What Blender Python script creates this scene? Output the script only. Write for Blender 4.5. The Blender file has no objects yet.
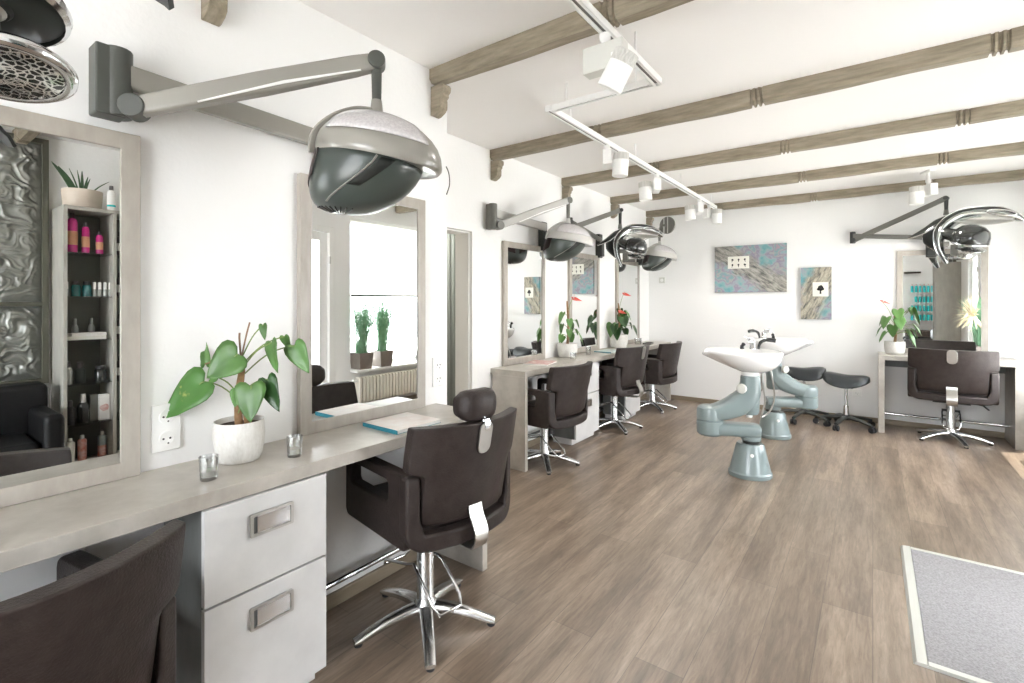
WORLD, SUN, EXPOSURE, SPOTW = 9.0, 14.0, 1.08, 13
import bpy, bmesh, math, random
from mathutils import Vector, Matrix, noise
PI = math.pi
R = math.radians
scene = bpy.context.scene
COL = scene.collection
V = Vector

# ------------------------------------------------------------------ mesh builder
class MB:
    def __init__(self):
        self.bm = bmesh.new()

    def verts(self, pts):
        return [self.bm.verts.new(p) for p in pts]

    def face(self, vs):
        try:
            return self.bm.faces.new(vs)
        except ValueError:
            return None

    def box(self, c, s, rz=0.0, rot=None):
        m = Matrix.Translation(V(c)) @ (rot.to_4x4() if rot else Matrix.Rotation(rz, 4, 'Z')) @ Matrix.Diagonal((s[0], s[1], s[2], 1))
        bmesh.ops.create_cube(self.bm, size=1.0, matrix=m)
        return self

    def b(self, x0, x1, y0, y1, z0, z1):
        return self.box(((x0 + x1) / 2, (y0 + y1) / 2, (z0 + z1) / 2), (abs(x1 - x0), abs(y1 - y0), abs(z1 - z0)))

    def loft(self, rings, cap=True, close=True):
        prev = None
        rs = [self.verts(r) for r in rings]
        n = len(rs[0])
        for a, b2 in zip(rs, rs[1:]):
            for i in range(n if close else n - 1):
                j = (i + 1) % n
                self.face((a[i], a[j], b2[j], b2[i]))
        if cap:
            self.face(list(reversed(rs[0])))
            self.face(rs[-1])
        return self

    def tube(self, path, r, n=10, cap=True, flat=1.0, up=None):
        pts = [V(p) for p in path]
        rr = r if isinstance(r, (list, tuple)) else [r] * len(pts)
        tang = []
        for i in range(len(pts)):
            a = pts[max(0, i - 1)]
            b2 = pts[min(len(pts) - 1, i + 1)]
            t = (b2 - a)
            tang.append(t.normalized() if t.length > 1e-9 else V((0, 0, 1)))
        u = V(up) if up else (V((0, 0, 1)) if abs(tang[0].z) < .9 else V((1, 0, 0)))
        rings = []
        for p, t, q in zip(pts, tang, rr):
            s = t.cross(u)
            if s.length < 1e-6:
                s = t.cross(V((1, .3, 0)))
            s.normalize()
            w = s.cross(t).normalized()
            if not up:
                u = w
            rings.append([p + s * (q * math.cos(2 * PI * k / n)) + w * (q * flat * math.sin(2 * PI * k / n)) for k in range(n)])
        return self.loft(rings, cap)

    def strap(self, path, w, t, side):
        """rectangular section swept along path; side = direction of the width (one vector or list)"""
        pts = [V(p) for p in path]
        n = len(pts)
        ww = w if isinstance(w, (list, tuple)) else [w] * n
        ss = side if isinstance(side, list) else [V(side)] * n
        rings = []
        for i in range(n):
            tg = (pts[min(n - 1, i + 1)] - pts[max(0, i - 1)]).normalized()
            s = V(ss[i])
            s = (s - tg * s.dot(tg)).normalized()
            nn = tg.cross(s).normalized()
            a, b2 = ww[i] / 2, t / 2
            rings.append([pts[i] + s * a + nn * b2, pts[i] - s * a + nn * b2, pts[i] - s * a - nn * b2, pts[i] + s * a - nn * b2])
        return self.loft(rings)

    def lathe(self, prof, c=(0, 0, 0), n=24, axis=None, sx=1.0, sy=1.0, cap=True):
        m = Matrix.Identity(3)
        if axis is not None:
            m = V((0, 0, 1)).rotation_difference(V(axis).normalized()).to_matrix()
        c = V(c)
        rings = []
        for r, z in prof:
            r = max(r, 1e-4)
            rings.append([c + m @ V((r * sx * math.cos(2 * PI * k / n), r * sy * math.sin(2 * PI * k / n), z)) for k in range(n)])
        return self.loft(rings, cap)

    def prism(self, pts2, z0, z1, mat=None):
        """extrude a 2-D polygon; mat maps (x, y, z) to place"""
        m = mat or Matrix.Identity(4)
        a = self.verts([m @ V((p[0], p[1], z0)) for p in pts2])
        c = self.verts([m @ V((p[0], p[1], z1)) for p in pts2])
        n = len(pts2)
        for i in range(n):
            j = (i + 1) % n
            self.face((a[i], a[j], c[j], c[i]))
        self.face(list(reversed(a)))
        self.face(c)
        return self

    def ringplate(self, outer, inner, z0, z1, mat=None):
        m = mat or Matrix.Identity(4)
        n = len(outer)
        L = []
        for pts, z in ((outer, z0), (inner, z0), (inner, z1), (outer, z1)):
            L.append(self.verts([m @ V((p[0], p[1], z)) for p in pts]))
        for q in range(4):
            a, b2 = L[q], L[(q + 1) % 4]
            for i in range(n):
                j = (i + 1) % n
                self.face((a[i], a[j], b2[j], b2[i]))
        return self

    def grid(self, fn, nu, nv, closeu=False):
        g = [[self.bm.verts.new(fn(i / nu, j / nv)) for j in range(nv + 1)] for i in range(nu + (0 if closeu else 1))]
        m = len(g)
        for i in range(nu):
            for j in range(nv):
                a, b2 = g[i % m], g[(i + 1) % m]
                self.face((a[j], b2[j], b2[j + 1], a[j + 1]))
        return self

    def build(self, name, mat, parent=None, loc=None, bevel=0.0, seg=2, smooth=40, subsurf=0, solid=0.0, kind=None):
        bm = self.bm
        bmesh.ops.remove_doubles(bm, verts=bm.verts, dist=1e-6)
        bmesh.ops.recalc_face_normals(bm, faces=bm.faces)
        me = bpy.data.meshes.new(name)
        bm.to_mesh(me)
        bm.free()
        me.materials.append(mat)
        if smooth:
            me.polygons.foreach_set('use_smooth', [True] * len(me.polygons))
            if smooth < 180:
                me.set_sharp_from_angle(angle=R(smooth))
        o = bpy.data.objects.new(name, me)
        COL.objects.link(o)
        if parent:
            o.parent = parent
        if loc is not None:
            o.location = loc
        if solid:
            md = o.modifiers.new('thickness', 'SOLIDIFY')
            md.thickness = solid
            md.offset = 0
        if bevel:
            md = o.modifiers.new('edges', 'BEVEL')
            md.width = bevel
            md.segments = seg
            md.limit_method = 'ANGLE'
            md.angle_limit = R(35)
            md.harden_normals = True
        if subsurf:
            md = o.modifiers.new('smooth', 'SUBSURF')
            md.levels = subsurf
            md.render_levels = subsurf
        if kind:
            o['kind'] = kind
        return o


def rrect(x0, x1, y0, y1, r, k=4):
    pts = []
    for cx, cy, a0 in ((x1 - r, y1 - r, 0), (x0 + r, y1 - r, 90), (x0 + r, y0 + r, 180), (x1 - r, y0 + r, 270)):
        for i in range(k + 1):
            a = R(a0 + 90 * i / k)
            pts.append((cx + r * math.cos(a), cy + r * math.sin(a)))
    return pts


def smoothpath(pts, n=6):
    """Catmull-Rom through the points"""
    P = [V(p) for p in pts]
    out = []
    for i in range(len(P) - 1):
        p0, p1, p2, p3 = P[max(0, i - 1)], P[i], P[i + 1], P[min(len(P) - 1, i + 2)]
        for k in range(n):
            t = k / n
            out.append(.5 * ((2 * p1) + (p2 - p0) * t + (2 * p0 - 5 * p1 + 4 * p2 - p3) * t * t + (3 * p1 - p0 - 3 * p2 + p3) * t ** 3))
    out.append(P[-1])
    return out


# ------------------------------------------------------------------ things
def tag(o, label, cat, group=None):
    o['label'] = label
    o['category'] = cat
    if group:
        o['group'] = group
    return o


def thing(name, label, cat, loc=(0, 0, 0), rz=0.0, group=None):
    o = bpy.data.objects.new(name, None)
    o.empty_display_size = .05
    COL.objects.link(o)
    o.location = loc
    o.rotation_euler = (0, 0, rz)
    return tag(o, label, cat, group)


def dup(root, label, loc=None, rz=None, group=None):
    r = root.copy()
    COL.objects.link(r)
    r['label'] = label
    if loc is not None:
        r.location = loc
    if rz is not None:
        r.rotation_euler = (0, 0, rz)
    if group:
        r['group'] = group
    for ch in list(root.children):
        c = ch.copy()
        COL.objects.link(c)
        c.parent = r
        for g in list(ch.children):
            d = g.copy()
            COL.objects.link(d)
            d.parent = c
    return r


# ------------------------------------------------------------------ materials
def mat_new(name):
    m = bpy.data.materials.new(name)
    m.use_nodes = True
    nt = m.node_tree
    return m, nt, nt.nodes['Principled BSDF'], nt.nodes['Material Output']


def pm(name, col, rough=.5, metal=0.0, spec=.5, coat=0.0, var=0.0, scale=8.0, bump=0.0, bscale=60.0, stretch=(1, 1, 1), sub=0.0, col2=None, detail=4.0, coat_rough=.1):
    """principled with noise colour variation and noise bump in object space"""
    m, nt, p, out = mat_new(name)
    p.inputs['Base Color'].default_value = (*col, 1)
    p.inputs['Roughness'].default_value = rough
    p.inputs['Metallic'].default_value = metal
    p.inputs['Specular IOR Level'].default_value = spec
    p.inputs['Coat Weight'].default_value = coat
    p.inputs['Coat Roughness'].default_value = coat_rough
    if sub:
        p.inputs['Subsurface Weight'].default_value = sub
        p.inputs['Subsurface Radius'].default_value = (.02, .03, .01)
    L = nt.links.new
    if var or col2 or bump:
        tc = nt.nodes.new('ShaderNodeTexCoord')
        mp = nt.nodes.new('ShaderNodeMapping')
        mp.inputs['Scale'].default_value = stretch
        L(tc.outputs['Object'], mp.inputs['Vector'])
    if var or col2:
        nz = nt.nodes.new('ShaderNodeTexNoise')
        nz.inputs['Scale'].default_value = scale
        nz.inputs['Detail'].default_value = detail
        nz.inputs['Roughness'].default_value = .6
        L(mp.outputs['Vector'], nz.inputs['Vector'])
        cr = nt.nodes.new('ShaderNodeValToRGB')
        a = tuple(max(0, c * (1 - var)) for c in col)
        b2 = col2 if col2 else tuple(min(1, c * (1 + var)) for c in col)
        cr.color_ramp.elements[0].position = .32
        cr.color_ramp.elements[1].position = .68
        cr.color_ramp.elements[0].color = (*a, 1)
        cr.color_ramp.elements[1].color = (*b2, 1)
        L(nz.outputs['Fac'], cr.inputs['Fac'])
        L(cr.outputs['Color'], p.inputs['Base Color'])
    if bump:
        nb = nt.nodes.new('ShaderNodeTexNoise')
        nb.inputs['Scale'].default_value = bscale
        nb.inputs['Detail'].default_value = 5
        L(mp.outputs['Vector'], nb.inputs['Vector'])
        bp = nt.nodes.new('ShaderNodeBump')
        bp.inputs['Strength'].default_value = bump
        bp.inputs['Distance'].default_value = .01
        L(nb.outputs['Fac'], bp.inputs['Height'])
        L(bp.outputs['Normal'], p.inputs['Normal'])
    return m


def glass_mat(name, tint=(.97, .985, .98), gloss=.12, rough=.02):
    """thin clear pane: transparent with a fresnel sheen"""
    m, nt, p, out = mat_new(name)
    nt.nodes.remove(p)
    tr = nt.nodes.new('ShaderNodeBsdfTransparent')
    tr.inputs['Color'].default_value = (*tint, 1)
    gl = nt.nodes.new('ShaderNodeBsdfGlossy')
    gl.inputs['Roughness'].default_value = rough
    lw = nt.nodes.new('ShaderNodeLayerWeight')
    lw.inputs['Blend'].default_value = .25
    mul = nt.nodes.new('ShaderNodeMath')
    mul.operation = 'MULTIPLY_ADD'
    mul.inputs[1].default_value = .5
    mul.inputs[2].default_value = gloss * .4
    nt.links.new(lw.outputs['Fresnel'], mul.inputs[0])
    mx = nt.nodes.new('ShaderNodeMixShader')
    nt.links.new(mul.outputs[0], mx.inputs['Fac'])
    nt.links.new(tr.outputs[0], mx.inputs[1])
    nt.links.new(gl.outputs[0], mx.inputs[2])
    nt.links.new(mx.outputs[0], out.inputs['Surface'])
    return m


def translucent_mat(name, col, fac=.5, rough=.5, transp=0.0):
    m, nt, p, out = mat_new(name)
    p.inputs['Base Color'].default_value = (*col, 1)
    p.inputs['Roughness'].default_value = rough
    t = nt.nodes.new('ShaderNodeBsdfTranslucent')
    t.inputs['Color'].default_value = (*col, 1)
    mx = nt.nodes.new('ShaderNodeMixShader')
    mx.inputs['Fac'].default_value = fac
    nt.links.new(p.outputs[0], mx.inputs[1])
    nt.links.new(t.outputs[0], mx.inputs[2])
    last = mx
    if transp:
        tr = nt.nodes.new('ShaderNodeBsdfTransparent')
        m2 = nt.nodes.new('ShaderNodeMixShader')
        m2.inputs['Fac'].default_value = transp
        nt.links.new(mx.outputs[0], m2.inputs[1])
        nt.links.new(tr.outputs[0], m2.inputs[2])
        last = m2
    nt.links.new(last.outputs[0], out.inputs['Surface'])
    return m


def floor_mat():
    m, nt, p, out = mat_new('laminate_planks')
    L = nt.links.new
    N = nt.nodes.new
    tc = N('ShaderNodeTexCoord')
    mp = N('ShaderNodeMapping')
    mp.inputs['Rotation'].default_value = (0, 0, PI / 2)
    L(tc.outputs['Object'], mp.inputs['Vector'])
    br = N('ShaderNodeTexBrick')
    br.offset = .37
    br.inputs['Scale'].default_value = 1
    br.inputs['Brick Width'].default_value = 1.25
    br.inputs['Row Height'].default_value = .175
    br.inputs['Mortar Size'].default_value = .0012
    br.inputs['Mortar Smooth'].default_value = .2
    br.inputs['Bias'].default_value = -.1
    br.inputs['Color1'].default_value = (.275, .215, .165, 1)
    br.inputs['Color2'].default_value = (.185, .140, .103, 1)
    br.inputs['Mortar'].default_value = (.12, .095, .075, 1)
    L(mp.outputs['Vector'], br.inputs['Vector'])
    # long grain
    mg = N('ShaderNodeMapping')
    mg.inputs['Scale'].default_value = (11, 1.1, 1)
    L(tc.outputs['Object'], mg.inputs['Vector'])
    ng = N('ShaderNodeTexNoise')
    ng.inputs['Scale'].default_value = 6
    ng.inputs['Detail'].default_value = 12
    ng.inputs['Roughness'].default_value = .72
    ng.inputs['Distortion'].default_value = .6
    L(mg.outputs['Vector'], ng.inputs['Vector'])
    nb = N('ShaderNodeTexNoise')
    nb.inputs['Scale'].default_value = 1.1
    nb.inputs['Detail'].default_value = 5
    L(mg.outputs['Vector'], nb.inputs['Vector'])
    cr = N('ShaderNodeValToRGB')
    cr.color_ramp.elements[0].position = .3
    cr.color_ramp.elements[0].color = (.58, .54, .50, 1)
    cr.color_ramp.elements[1].position = .7
    cr.color_ramp.elements[1].color = (1.28, 1.27, 1.26, 1)
    L(ng.outputs['Fac'], cr.inputs['Fac'])
    cr2 = N('ShaderNodeValToRGB')
    cr2.color_ramp.elements[0].position = .35
    cr2.color_ramp.elements[0].color = (.62, .60, .58, 1)
    cr2.color_ramp.elements[1].position = .65
    cr2.color_ramp.elements[1].color = (1.15, 1.15, 1.15, 1)
    L(nb.outputs['Fac'], cr2.inputs['Fac'])
    m1 = N('ShaderNodeMix')
    m1.data_type = 'RGBA'
    m1.blend_type = 'MULTIPLY'
    m1.inputs[0].default_value = 1
    L(br.outputs['Color'], m1.inputs[6])
    L(cr.outputs['Color'], m1.inputs[7])
    m2 = N('ShaderNodeMix')
    m2.data_type = 'RGBA'
    m2.blend_type = 'MULTIPLY'
    m2.inputs[0].default_value = 1
    L(m1.outputs[2], m2.inputs[6])
    L(cr2.outputs['Color'], m2.inputs[7])
    L(m2.outputs[2], p.inputs['Base Color'])
    p.inputs['Roughness'].default_value = .34
    p.inputs['Specular IOR Level'].default_value = .95
    bp = N('ShaderNodeBump')
    bp.inputs['Strength'].default_value = .12
    bp.inputs['Distance'].default_value = .004
    L(ng.outputs['Fac'], bp.inputs['Height'])
    L(bp.outputs['Normal'], p.inputs['Normal'])
    return m


def painting_mat(name, seed, warm=0.0, diag=1.0):
    """abstract canvas: teal, violet and pink clouds with a grey streaked diagonal sweep"""
    m, nt, p, out = mat_new(name)
    L = nt.links.new
    N = nt.nodes.new
    tc = N('ShaderNodeTexCoord')
    mp = N('ShaderNodeMapping')
    mp.inputs['Location'].default_value = (seed, seed * .7, seed * .3)
    L(tc.outputs['Object'], mp.inputs['Vector'])
    n1 = N('ShaderNodeTexNoise')
    n1.inputs['Scale'].default_value = 7.5
    n1.inputs['Detail'].default_value = 3
    n1.inputs['Distortion'].default_value = .25
    L(mp.outputs['Vector'], n1.inputs['Vector'])
    c1 = N('ShaderNodeValToRGB')
    e = c1.color_ramp.elements
    e[0].position, e[0].color = .34, (.12, .30, .33, 1)
    e[1].position, e[1].color = .68, (.36, .25, .30, 1)
    for pos, col in ((.41, (.20, .36, .37, 1)), (.47, (.30, .33, .37, 1)), (.52, (.25, .21, .29, 1)), (.57, (.34, .34, .33, 1)), (.62, (.16, .31, .33, 1))):
        q = e.new(pos)
        q.color = col
    L(n1.outputs['Fac'], c1.inputs['Fac'])
    # streaks along a diagonal
    ms = N('ShaderNodeMapping')
    mr0 = N('ShaderNodeMapping')
    mr0.inputs['Rotation'].default_value = (0, R(35 * diag), 0)
    L(tc.outputs['Object'], mr0.inputs['Vector'])
    ms.inputs['Location'].default_value = (seed, 0, seed)
    ms.inputs['Scale'].default_value = (6, 6, 26)
    L(mr0.outputs['Vector'], ms.inputs['Vector'])
    n2 = N('ShaderNodeTexNoise')
    n2.inputs['Scale'].default_value = 1.6
    n2.inputs['Detail'].default_value = 7
    n2.inputs['Roughness'].default_value = .7
    L(ms.outputs['Vector'], n2.inputs['Vector'])
    c2 = N('ShaderNodeValToRGB')
    e2 = c2.color_ramp.elements
    e2[0].position, e2[0].color = .36, (.07, .075, .07, 1)
    e2[1].position, e2[1].color = .6, (.40 + warm, .38 + warm * .7, .34, 1)
    L(n2.outputs['Fac'], c2.inputs['Fac'])
    # mask: band across the canvas
    mm = N('ShaderNodeMapping')
    mm.inputs['Rotation'].default_value = (0, R(35 * diag), 0)
    L(tc.outputs['Object'], mm.inputs['Vector'])
    sx = N('ShaderNodeSeparateXYZ')
    L(mm.outputs['Vector'], sx.inputs[0])
    ab = N('ShaderNodeMath')
    ab.operation = 'ABSOLUTE'
    L(sx.outputs['Z'], ab.inputs[0])
    n3 = N('ShaderNodeTexNoise')
    n3.inputs['Scale'].default_value = 7
    n3.inputs['Detail'].default_value = 5
    L(mp.outputs['Vector'], n3.inputs['Vector'])
    ad = N('ShaderNodeMath')
    ad.operation = 'MULTIPLY_ADD'
    ad.inputs[1].default_value = -.28
    L(n3.outputs['Fac'], ad.inputs[0])
    L(ab.outputs[0], ad.inputs[2])
    mr = N('ShaderNodeMapRange')
    mr.inputs['From Min'].default_value = -.045
    mr.inputs['From Max'].default_value = .03
    mr.inputs['To Min'].default_value = 1
    mr.inputs['To Max'].default_value = 0
    L(ad.outputs[0], mr.inputs['Value'])
    mx = N('ShaderNodeMix')
    mx.data_type = 'RGBA'
    L(mr.outputs[0], mx.inputs[0])
    L(c1.outputs['Color'], mx.inputs[6])
    L(c2.outputs['Color'], mx.inputs[7])
    L(mx.outputs[2], p.inputs['Base Color'])
    p.inputs['Roughness'].default_value = .6
    bp = N('ShaderNodeBump')
    bp.inputs['Strength'].default_value = .3
    bp.inputs['Distance'].default_value = .01
    L(n2.outputs['Fac'], bp.inputs['Height'])
    L(bp.outputs['Normal'], p.inputs['Normal'])
    return m


def cracked_mesh_mat():
    """chrome reflector pressed in a cracked pattern"""
    m, nt, p, out = mat_new('cracked_reflector')
    L = nt.links.new
    N = nt.nodes.new
    tc = N('ShaderNodeTexCoord')
    vo = N('ShaderNodeTexVoronoi')
    vo.feature = 'DISTANCE_TO_EDGE'
    vo.inputs['Scale'].default_value = 85
    L(tc.outputs['Object'], vo.inputs['Vector'])
    cr = N('ShaderNodeValToRGB')
    cr.color_ramp.elements[0].position = .06
    cr.color_ramp.elements[0].color = (.85, .85, .83, 1)
    cr.color_ramp.elements[1].position = .13
    cr.color_ramp.elements[1].color = (.05, .05, .048, 1)
    L(vo.outputs['Distance'], cr.inputs['Fac'])
    L(cr.outputs['Color'], p.inputs['Base Color'])
    p.inputs['Metallic'].default_value = .85
    p.inputs['Roughness'].default_value = .22
    return m


def leaf_mat(name, a, b2, spots=.0):
    m = pm(name, a, .38, spec=.5, scale=9, col2=b2, detail=3)
    return m


M = {}
M['wall'] = pm('white_plaster', (.835, .832, .822), .8, spec=.3, bump=.12, bscale=45)
M['ceil'] = pm('ceiling_paint', (.86, .842, .825), .85, spec=.2, bump=.06, bscale=35)
M['trimwhite'] = pm('white_lacquer', (.85, .85, .83), .35, spec=.5)
M['beam'] = pm('greyed_oak', (.20, .168, .118), .55, spec=.4, scale=5, stretch=(1.2, 9, 9), col2=(.34, .292, .22), detail=8, bump=.25, bscale=14)
M['floor'] = floor_mat()
M['skirt'] = pm('oak_skirting', (.22, .175, .12), .45, scale=5, stretch=(1, 1, 6), col2=(.30, .245, .175))
M['concrete'] = pm('grey_concrete_laminate', (.34, .312, .272), .3, spec=.5, scale=7, col2=(.50, .472, .425), detail=9, bump=.05, bscale=40)
M['concrete_pale'] = pm('pale_concrete_laminate', (.60, .597, .59), .36, spec=.5, scale=6, col2=(.69, .687, .68), detail=9)
M['carcass'] = pm('dark_grey_board', (.125, .13, .125), .5, scale=5, stretch=(3, 3, 1), col2=(.17, .175, .168))
M['mframe'] = pm('mirror_frame_laminate', (.34, .31, .27), .4, scale=6, stretch=(3, 3, 1), col2=(.43, .40, .355), detail=7)
M['mirror'] = pm('mirror_silver', (.90, .915, .91), .0, metal=1.0)
M['leather'] = pm('brown_leather', (.025, .0178, .0158), .43, spec=.32, scale=22, col2=(.042, .032, .029), bump=.22, bscale=160)
M['blackleather'] = pm('black_leather', (.009, .009, .0095), .45, spec=.25, bump=.15, bscale=130)
M['greyleather'] = pm('dark_grey_leather', (.018, .022, .024), .36, spec=.5, bump=.12, bscale=120)
M['chrome'] = pm('chrome', (.72, .73, .74), .12, metal=1.0)
M['polished'] = pm('polished_aluminium', (.76, .77, .77), .24, metal=1.0)
M['steel'] = pm('brushed_steel', (.50, .49, .465), .30, metal=1.0)
M['silverplastic'] = pm('pearl_grey_plastic', (.27, .258, .23), .3, spec=.5, coat=.3)
M['paleplastic'] = pm('pale_grey_plastic', (.45, .44, .415), .32, spec=.5, coat=.3)
M['midplastic'] = pm('grey_plastic', (.14, .137, .12), .4, spec=.5)
M['deepgrey'] = pm('deep_grey_plastic', (.062, .066, .058), .38, spec=.5)
M['darkchrome'] = pm('dark_chrome', (.36, .37, .36), .2, metal=1.0)
M['satinblack'] = pm('satin_black', (.014, .016, .014), .38, spec=.35)
M['darkplastic'] = pm('dark_plastic', (.032, .035, .031), .38, spec=.5)
M['blackgloss'] = pm('black_gloss', (.016, .018, .017), .14, spec=.6, coat=.5)
M['visor'] = pm('smoked_visor', (.05, .062, .055), .30, spec=.45, coat=.15, coat_rough=.2)
M['heater'] = pm('red_heater', (.022, .009, .008), .4)
M['ventwindow'] = pm('frosted_vent', (.62, .60, .60), .25, scale=120, col2=(.48, .46, .47), coat=.4)
M['cracked'] = cracked_mesh_mat()
M['white'] = pm('white_plastic', (.83, .83, .81), .35)
M['offwhite'] = pm('off_white_plastic', (.62, .62, .58), .4)
M['spotgrill'] = pm('spot_grill', (.50, .49, .46), .4, scale=90, stretch=(1, 1, .01), col2=(.66, .65, .62))
M['porcelain'] = pm('porcelain', (.87, .87, .86), .08, spec=.6, coat=.6)
M['basinblue'] = pm('blue_grey_lacquer', (.20, .248, .248), .28, spec=.5, coat=.3)
M['rubber'] = pm('black_rubber', (.02, .02, .022), .55)
M['pot'] = pm('speckled_white_stoneware', (.72, .71, .675), .55, scale=110, col2=(.62, .60, .56), bump=.25, bscale=40, stretch=(1, 1, .5))
M['potdark'] = pm('grey_brown_planter', (.16, .135, .115), .5, scale=7, col2=(.22, .19, .165))
M['potbeige'] = pm('beige_planter', (.55, .47, .39), .55, scale=9, col2=(.62, .54, .46))
M['soil'] = pm('potting_soil', (.045, .03, .02), .9, var=.5, scale=90, bump=.8, bscale=120)
M['trunk'] = pm('brown_plant_stem', (.17, .085, .035), .7, scale=40, col2=(.32, .19, .09), bump=.5, bscale=70)
M['stem'] = pm('green_petiole', (.17, .24, .07), .5, var=.15)
M['stem_red'] = pm('reddish_petiole', (.24, .14, .08), .5, var=.15)
M['leaf'] = leaf_mat('leaf_green', (.045, .115, .022), (.085, .19, .045))
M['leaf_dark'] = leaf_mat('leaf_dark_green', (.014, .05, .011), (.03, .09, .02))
M['leaf_fresh'] = leaf_mat('leaf_fresh_green', (.075, .19, .04), (.13, .27, .075))  # own colour of the paler green leaves
M['leaf_blotch'] = pm('leaf_yellow_blotched', (.055, .155, .028), .4, scale=16, col2=(.50, .46, .16), detail=3)
_cr = [n for n in M['leaf_blotch'].node_tree.nodes if n.type == 'VALTORGB'][0].color_ramp
_cr.elements[0].position = .60
_cr.elements[1].position = .70
M['red'] = pm('red_spathe', (.62, .055, .03), .3, coat=.4)
M['glass'] = glass_mat('clear_glass')
M['cupglass'] = glass_mat('cup_glass', (.96, .97, .965), gloss=.75, rough=.03)
M['candle'] = pm('white_wax', (.78, .77, .72), .4, sub=.2)
M['mat'] = pm('grey_ribbed_mat', (.23, .22, .225), .95, spec=.1, scale=140, col2=(.34, .33, .335), detail=2, bump=.5, bscale=190)
M['alu'] = pm('aluminium_edge', (.66, .67, .63), .35, metal=.6)
M['paper'] = pm('white_paper', (.80, .79, .76), .6)
M['teal'] = pm('teal_spine', (.025, .19, .25), .45)
M['cover_pale'] = pm('pale_pink_cover', (.70, .60, .55), .4, scale=14, col2=(.80, .77, .74))
M['cover_red'] = pm('red_white_cover', (.55, .16, .15), .4, scale=22, col2=(.76, .66, .62))
M['cover_blue'] = pm('pale_blue_cover', (.42, .55, .56), .4, scale=12, col2=(.70, .74, .72))
M['paint_big'] = painting_mat('abstract_teal_violet', 3.1, 0, -1)
M['paint_tall'] = painting_mat('abstract_pink_violet', 7.7, .08, 1.9)
M['card'] = pm('cream_card', (.78, .77, .70), .7)
M['ink'] = pm('black_ink', (.02, .02, .02), .7)
M['foil'] = pm('crushed_silver_leather', (.20, .205, .185), .3, metal=.35, spec=.6, scale=5, col2=(.30, .305, .28))
M['oliveframe'] = pm('olive_metal_frame', (.085, .085, .062), .45)
M['cabgrey'] = pm('grey_green_cabinet', (.38, .37, .33), .5, scale=6, stretch=(3, 3, 1), col2=(.46, .445, .40))
M['cabinside'] = pm('cabinet_inside', (.16, .165, .145), .55)
M['pink'] = pm('magenta_bottle', (.56, .03, .23), .25, coat=.4)
M['pinklabel'] = pm('gold_label', (.62, .30, .18), .4)
M['capgrey'] = pm('dark_cap', (.09, .08, .085), .3)
M['tealjar'] = pm('teal_jar', (.01, .13, .13), .2, coat=.5)
M['turq'] = pm('turquoise_bottle', (.02, .48, .50), .25, coat=.4)
M['clearbottle'] = pm('clear_bottle', (.40, .42, .40), .12, coat=.5)
M['redlabel'] = pm('red_label', (.45, .10, .07), .45, scale=22, col2=(.55, .42, .38))
M['radiator'] = pm('cream_radiator', (.72, .69, .60), .35)
M['blind'] = translucent_mat('white_roller_blind', (.88, .88, .86), .55, .8)
M['curtain'] = translucent_mat('grey_curtain', (.34, .37, .34), .3, .8)
M['beige'] = pm('beige_plaster', (.50, .48, .42), .85, bump=.05, bscale=40)
M['grassblade'] = pm('blue_green_grass', (.12, .30, .15), .5, scale=14, col2=(.26, .46, .29))
M['aloe'] = pm('dark_aloe', (.03, .085, .035), .4, scale=10, col2=(.06, .13, .05))
M['dry'] = pm('dried_straw', (.62, .54, .36), .7, scale=12, col2=(.75, .69, .52))
M['street'] = pm('pale_paving', (.50, .49, .47), .85, scale=2, col2=(.58, .57, .55))
M['facade'] = pm('pale_facade', (.72, .71, .68), .85)
M['brownwood'] = pm('dark_brown_wood', (.06, .042, .032), .5, scale=5, stretch=(4, 4, 1), col2=(.09, .065, .05))
# ------------------------------------------------------------------ the room
X1, X2, XR = -1.855, -2.46, 1.235      # near left wall, recessed left wall, right wall
YS, YF, YB = 1.936, 6.5, -1.9          # step in the left wall, far wall, back wall
ZC = 2.5
WT = .14


def struct(name, mb, m, **k):
    o = mb.build(name, m, **k)
    o['kind'] = 'structure'
    return o


struct('floor', MB().b(-4.2, XR + WT, YB - WT, YF + WT, -.12, 0), M['floor'], smooth=0)
struct('ceiling', MB().b(X2 - WT, XR + WT, YB - WT, YF + WT, ZC, ZC + .14), M['ceil'], smooth=0)
struct('wall_far', MB().b(X2 - WT, XR + WT, YF, YF + WT, 0, ZC), M['wall'], smooth=0)
struct('wall_left_near', MB().b(X2 - WT, X1, YB, YS, 0, ZC), M['wall'], smooth=0)
DY0, DY1, DZ = 2.08, 2.817, 1.82
m = MB()
m.b(X2 - WT, X2, YS, DY0, 0, ZC)
m.b(X2 - WT, X2, DY1, YF, 0, ZC)
m.b(X2 - WT, X2, DY0, DY1, DZ, ZC)
struct('wall_left_recess', m, M['wall'], smooth=0)
# right wall with a glazed door and a wide shop window
GY0, GY1, GZ = 2.32, 3.28, 2.12
W0, W1, WZ0, WZ1 = 3.50, 6.22, .50, 2.27
m = MB()
m.b(XR, XR + WT, YB, GY0, 0, ZC)
m.b(XR, XR + WT, GY0, GY1, GZ, ZC)
m.b(XR, XR + WT, GY1, W0, 0, ZC)
m.b(XR, XR + WT, W0, W1, 0, WZ0)
m.b(XR, XR + WT, W0, W1, WZ1, ZC)
m.b(XR, XR + WT, W1, YF, 0, ZC)
struct('wall_right', m, M['wall'], smooth=0)
# back wall; its window is added out of view for fill light
BX0, BX1, BZ0, BZ1 = -1.35, .58, .35, 2.30
m = MB()
m.b(X2 - WT, BX0, YB - WT, YB, 0, ZC)
m.b(BX1, XR + WT, YB - WT, YB, 0, ZC)
m.b(BX0, BX1, YB - WT, YB, 0, BZ0)
m.b(BX0, BX1, YB - WT, YB, BZ1, ZC)
struct('wall_back', m, M['wall'], smooth=0)


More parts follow.
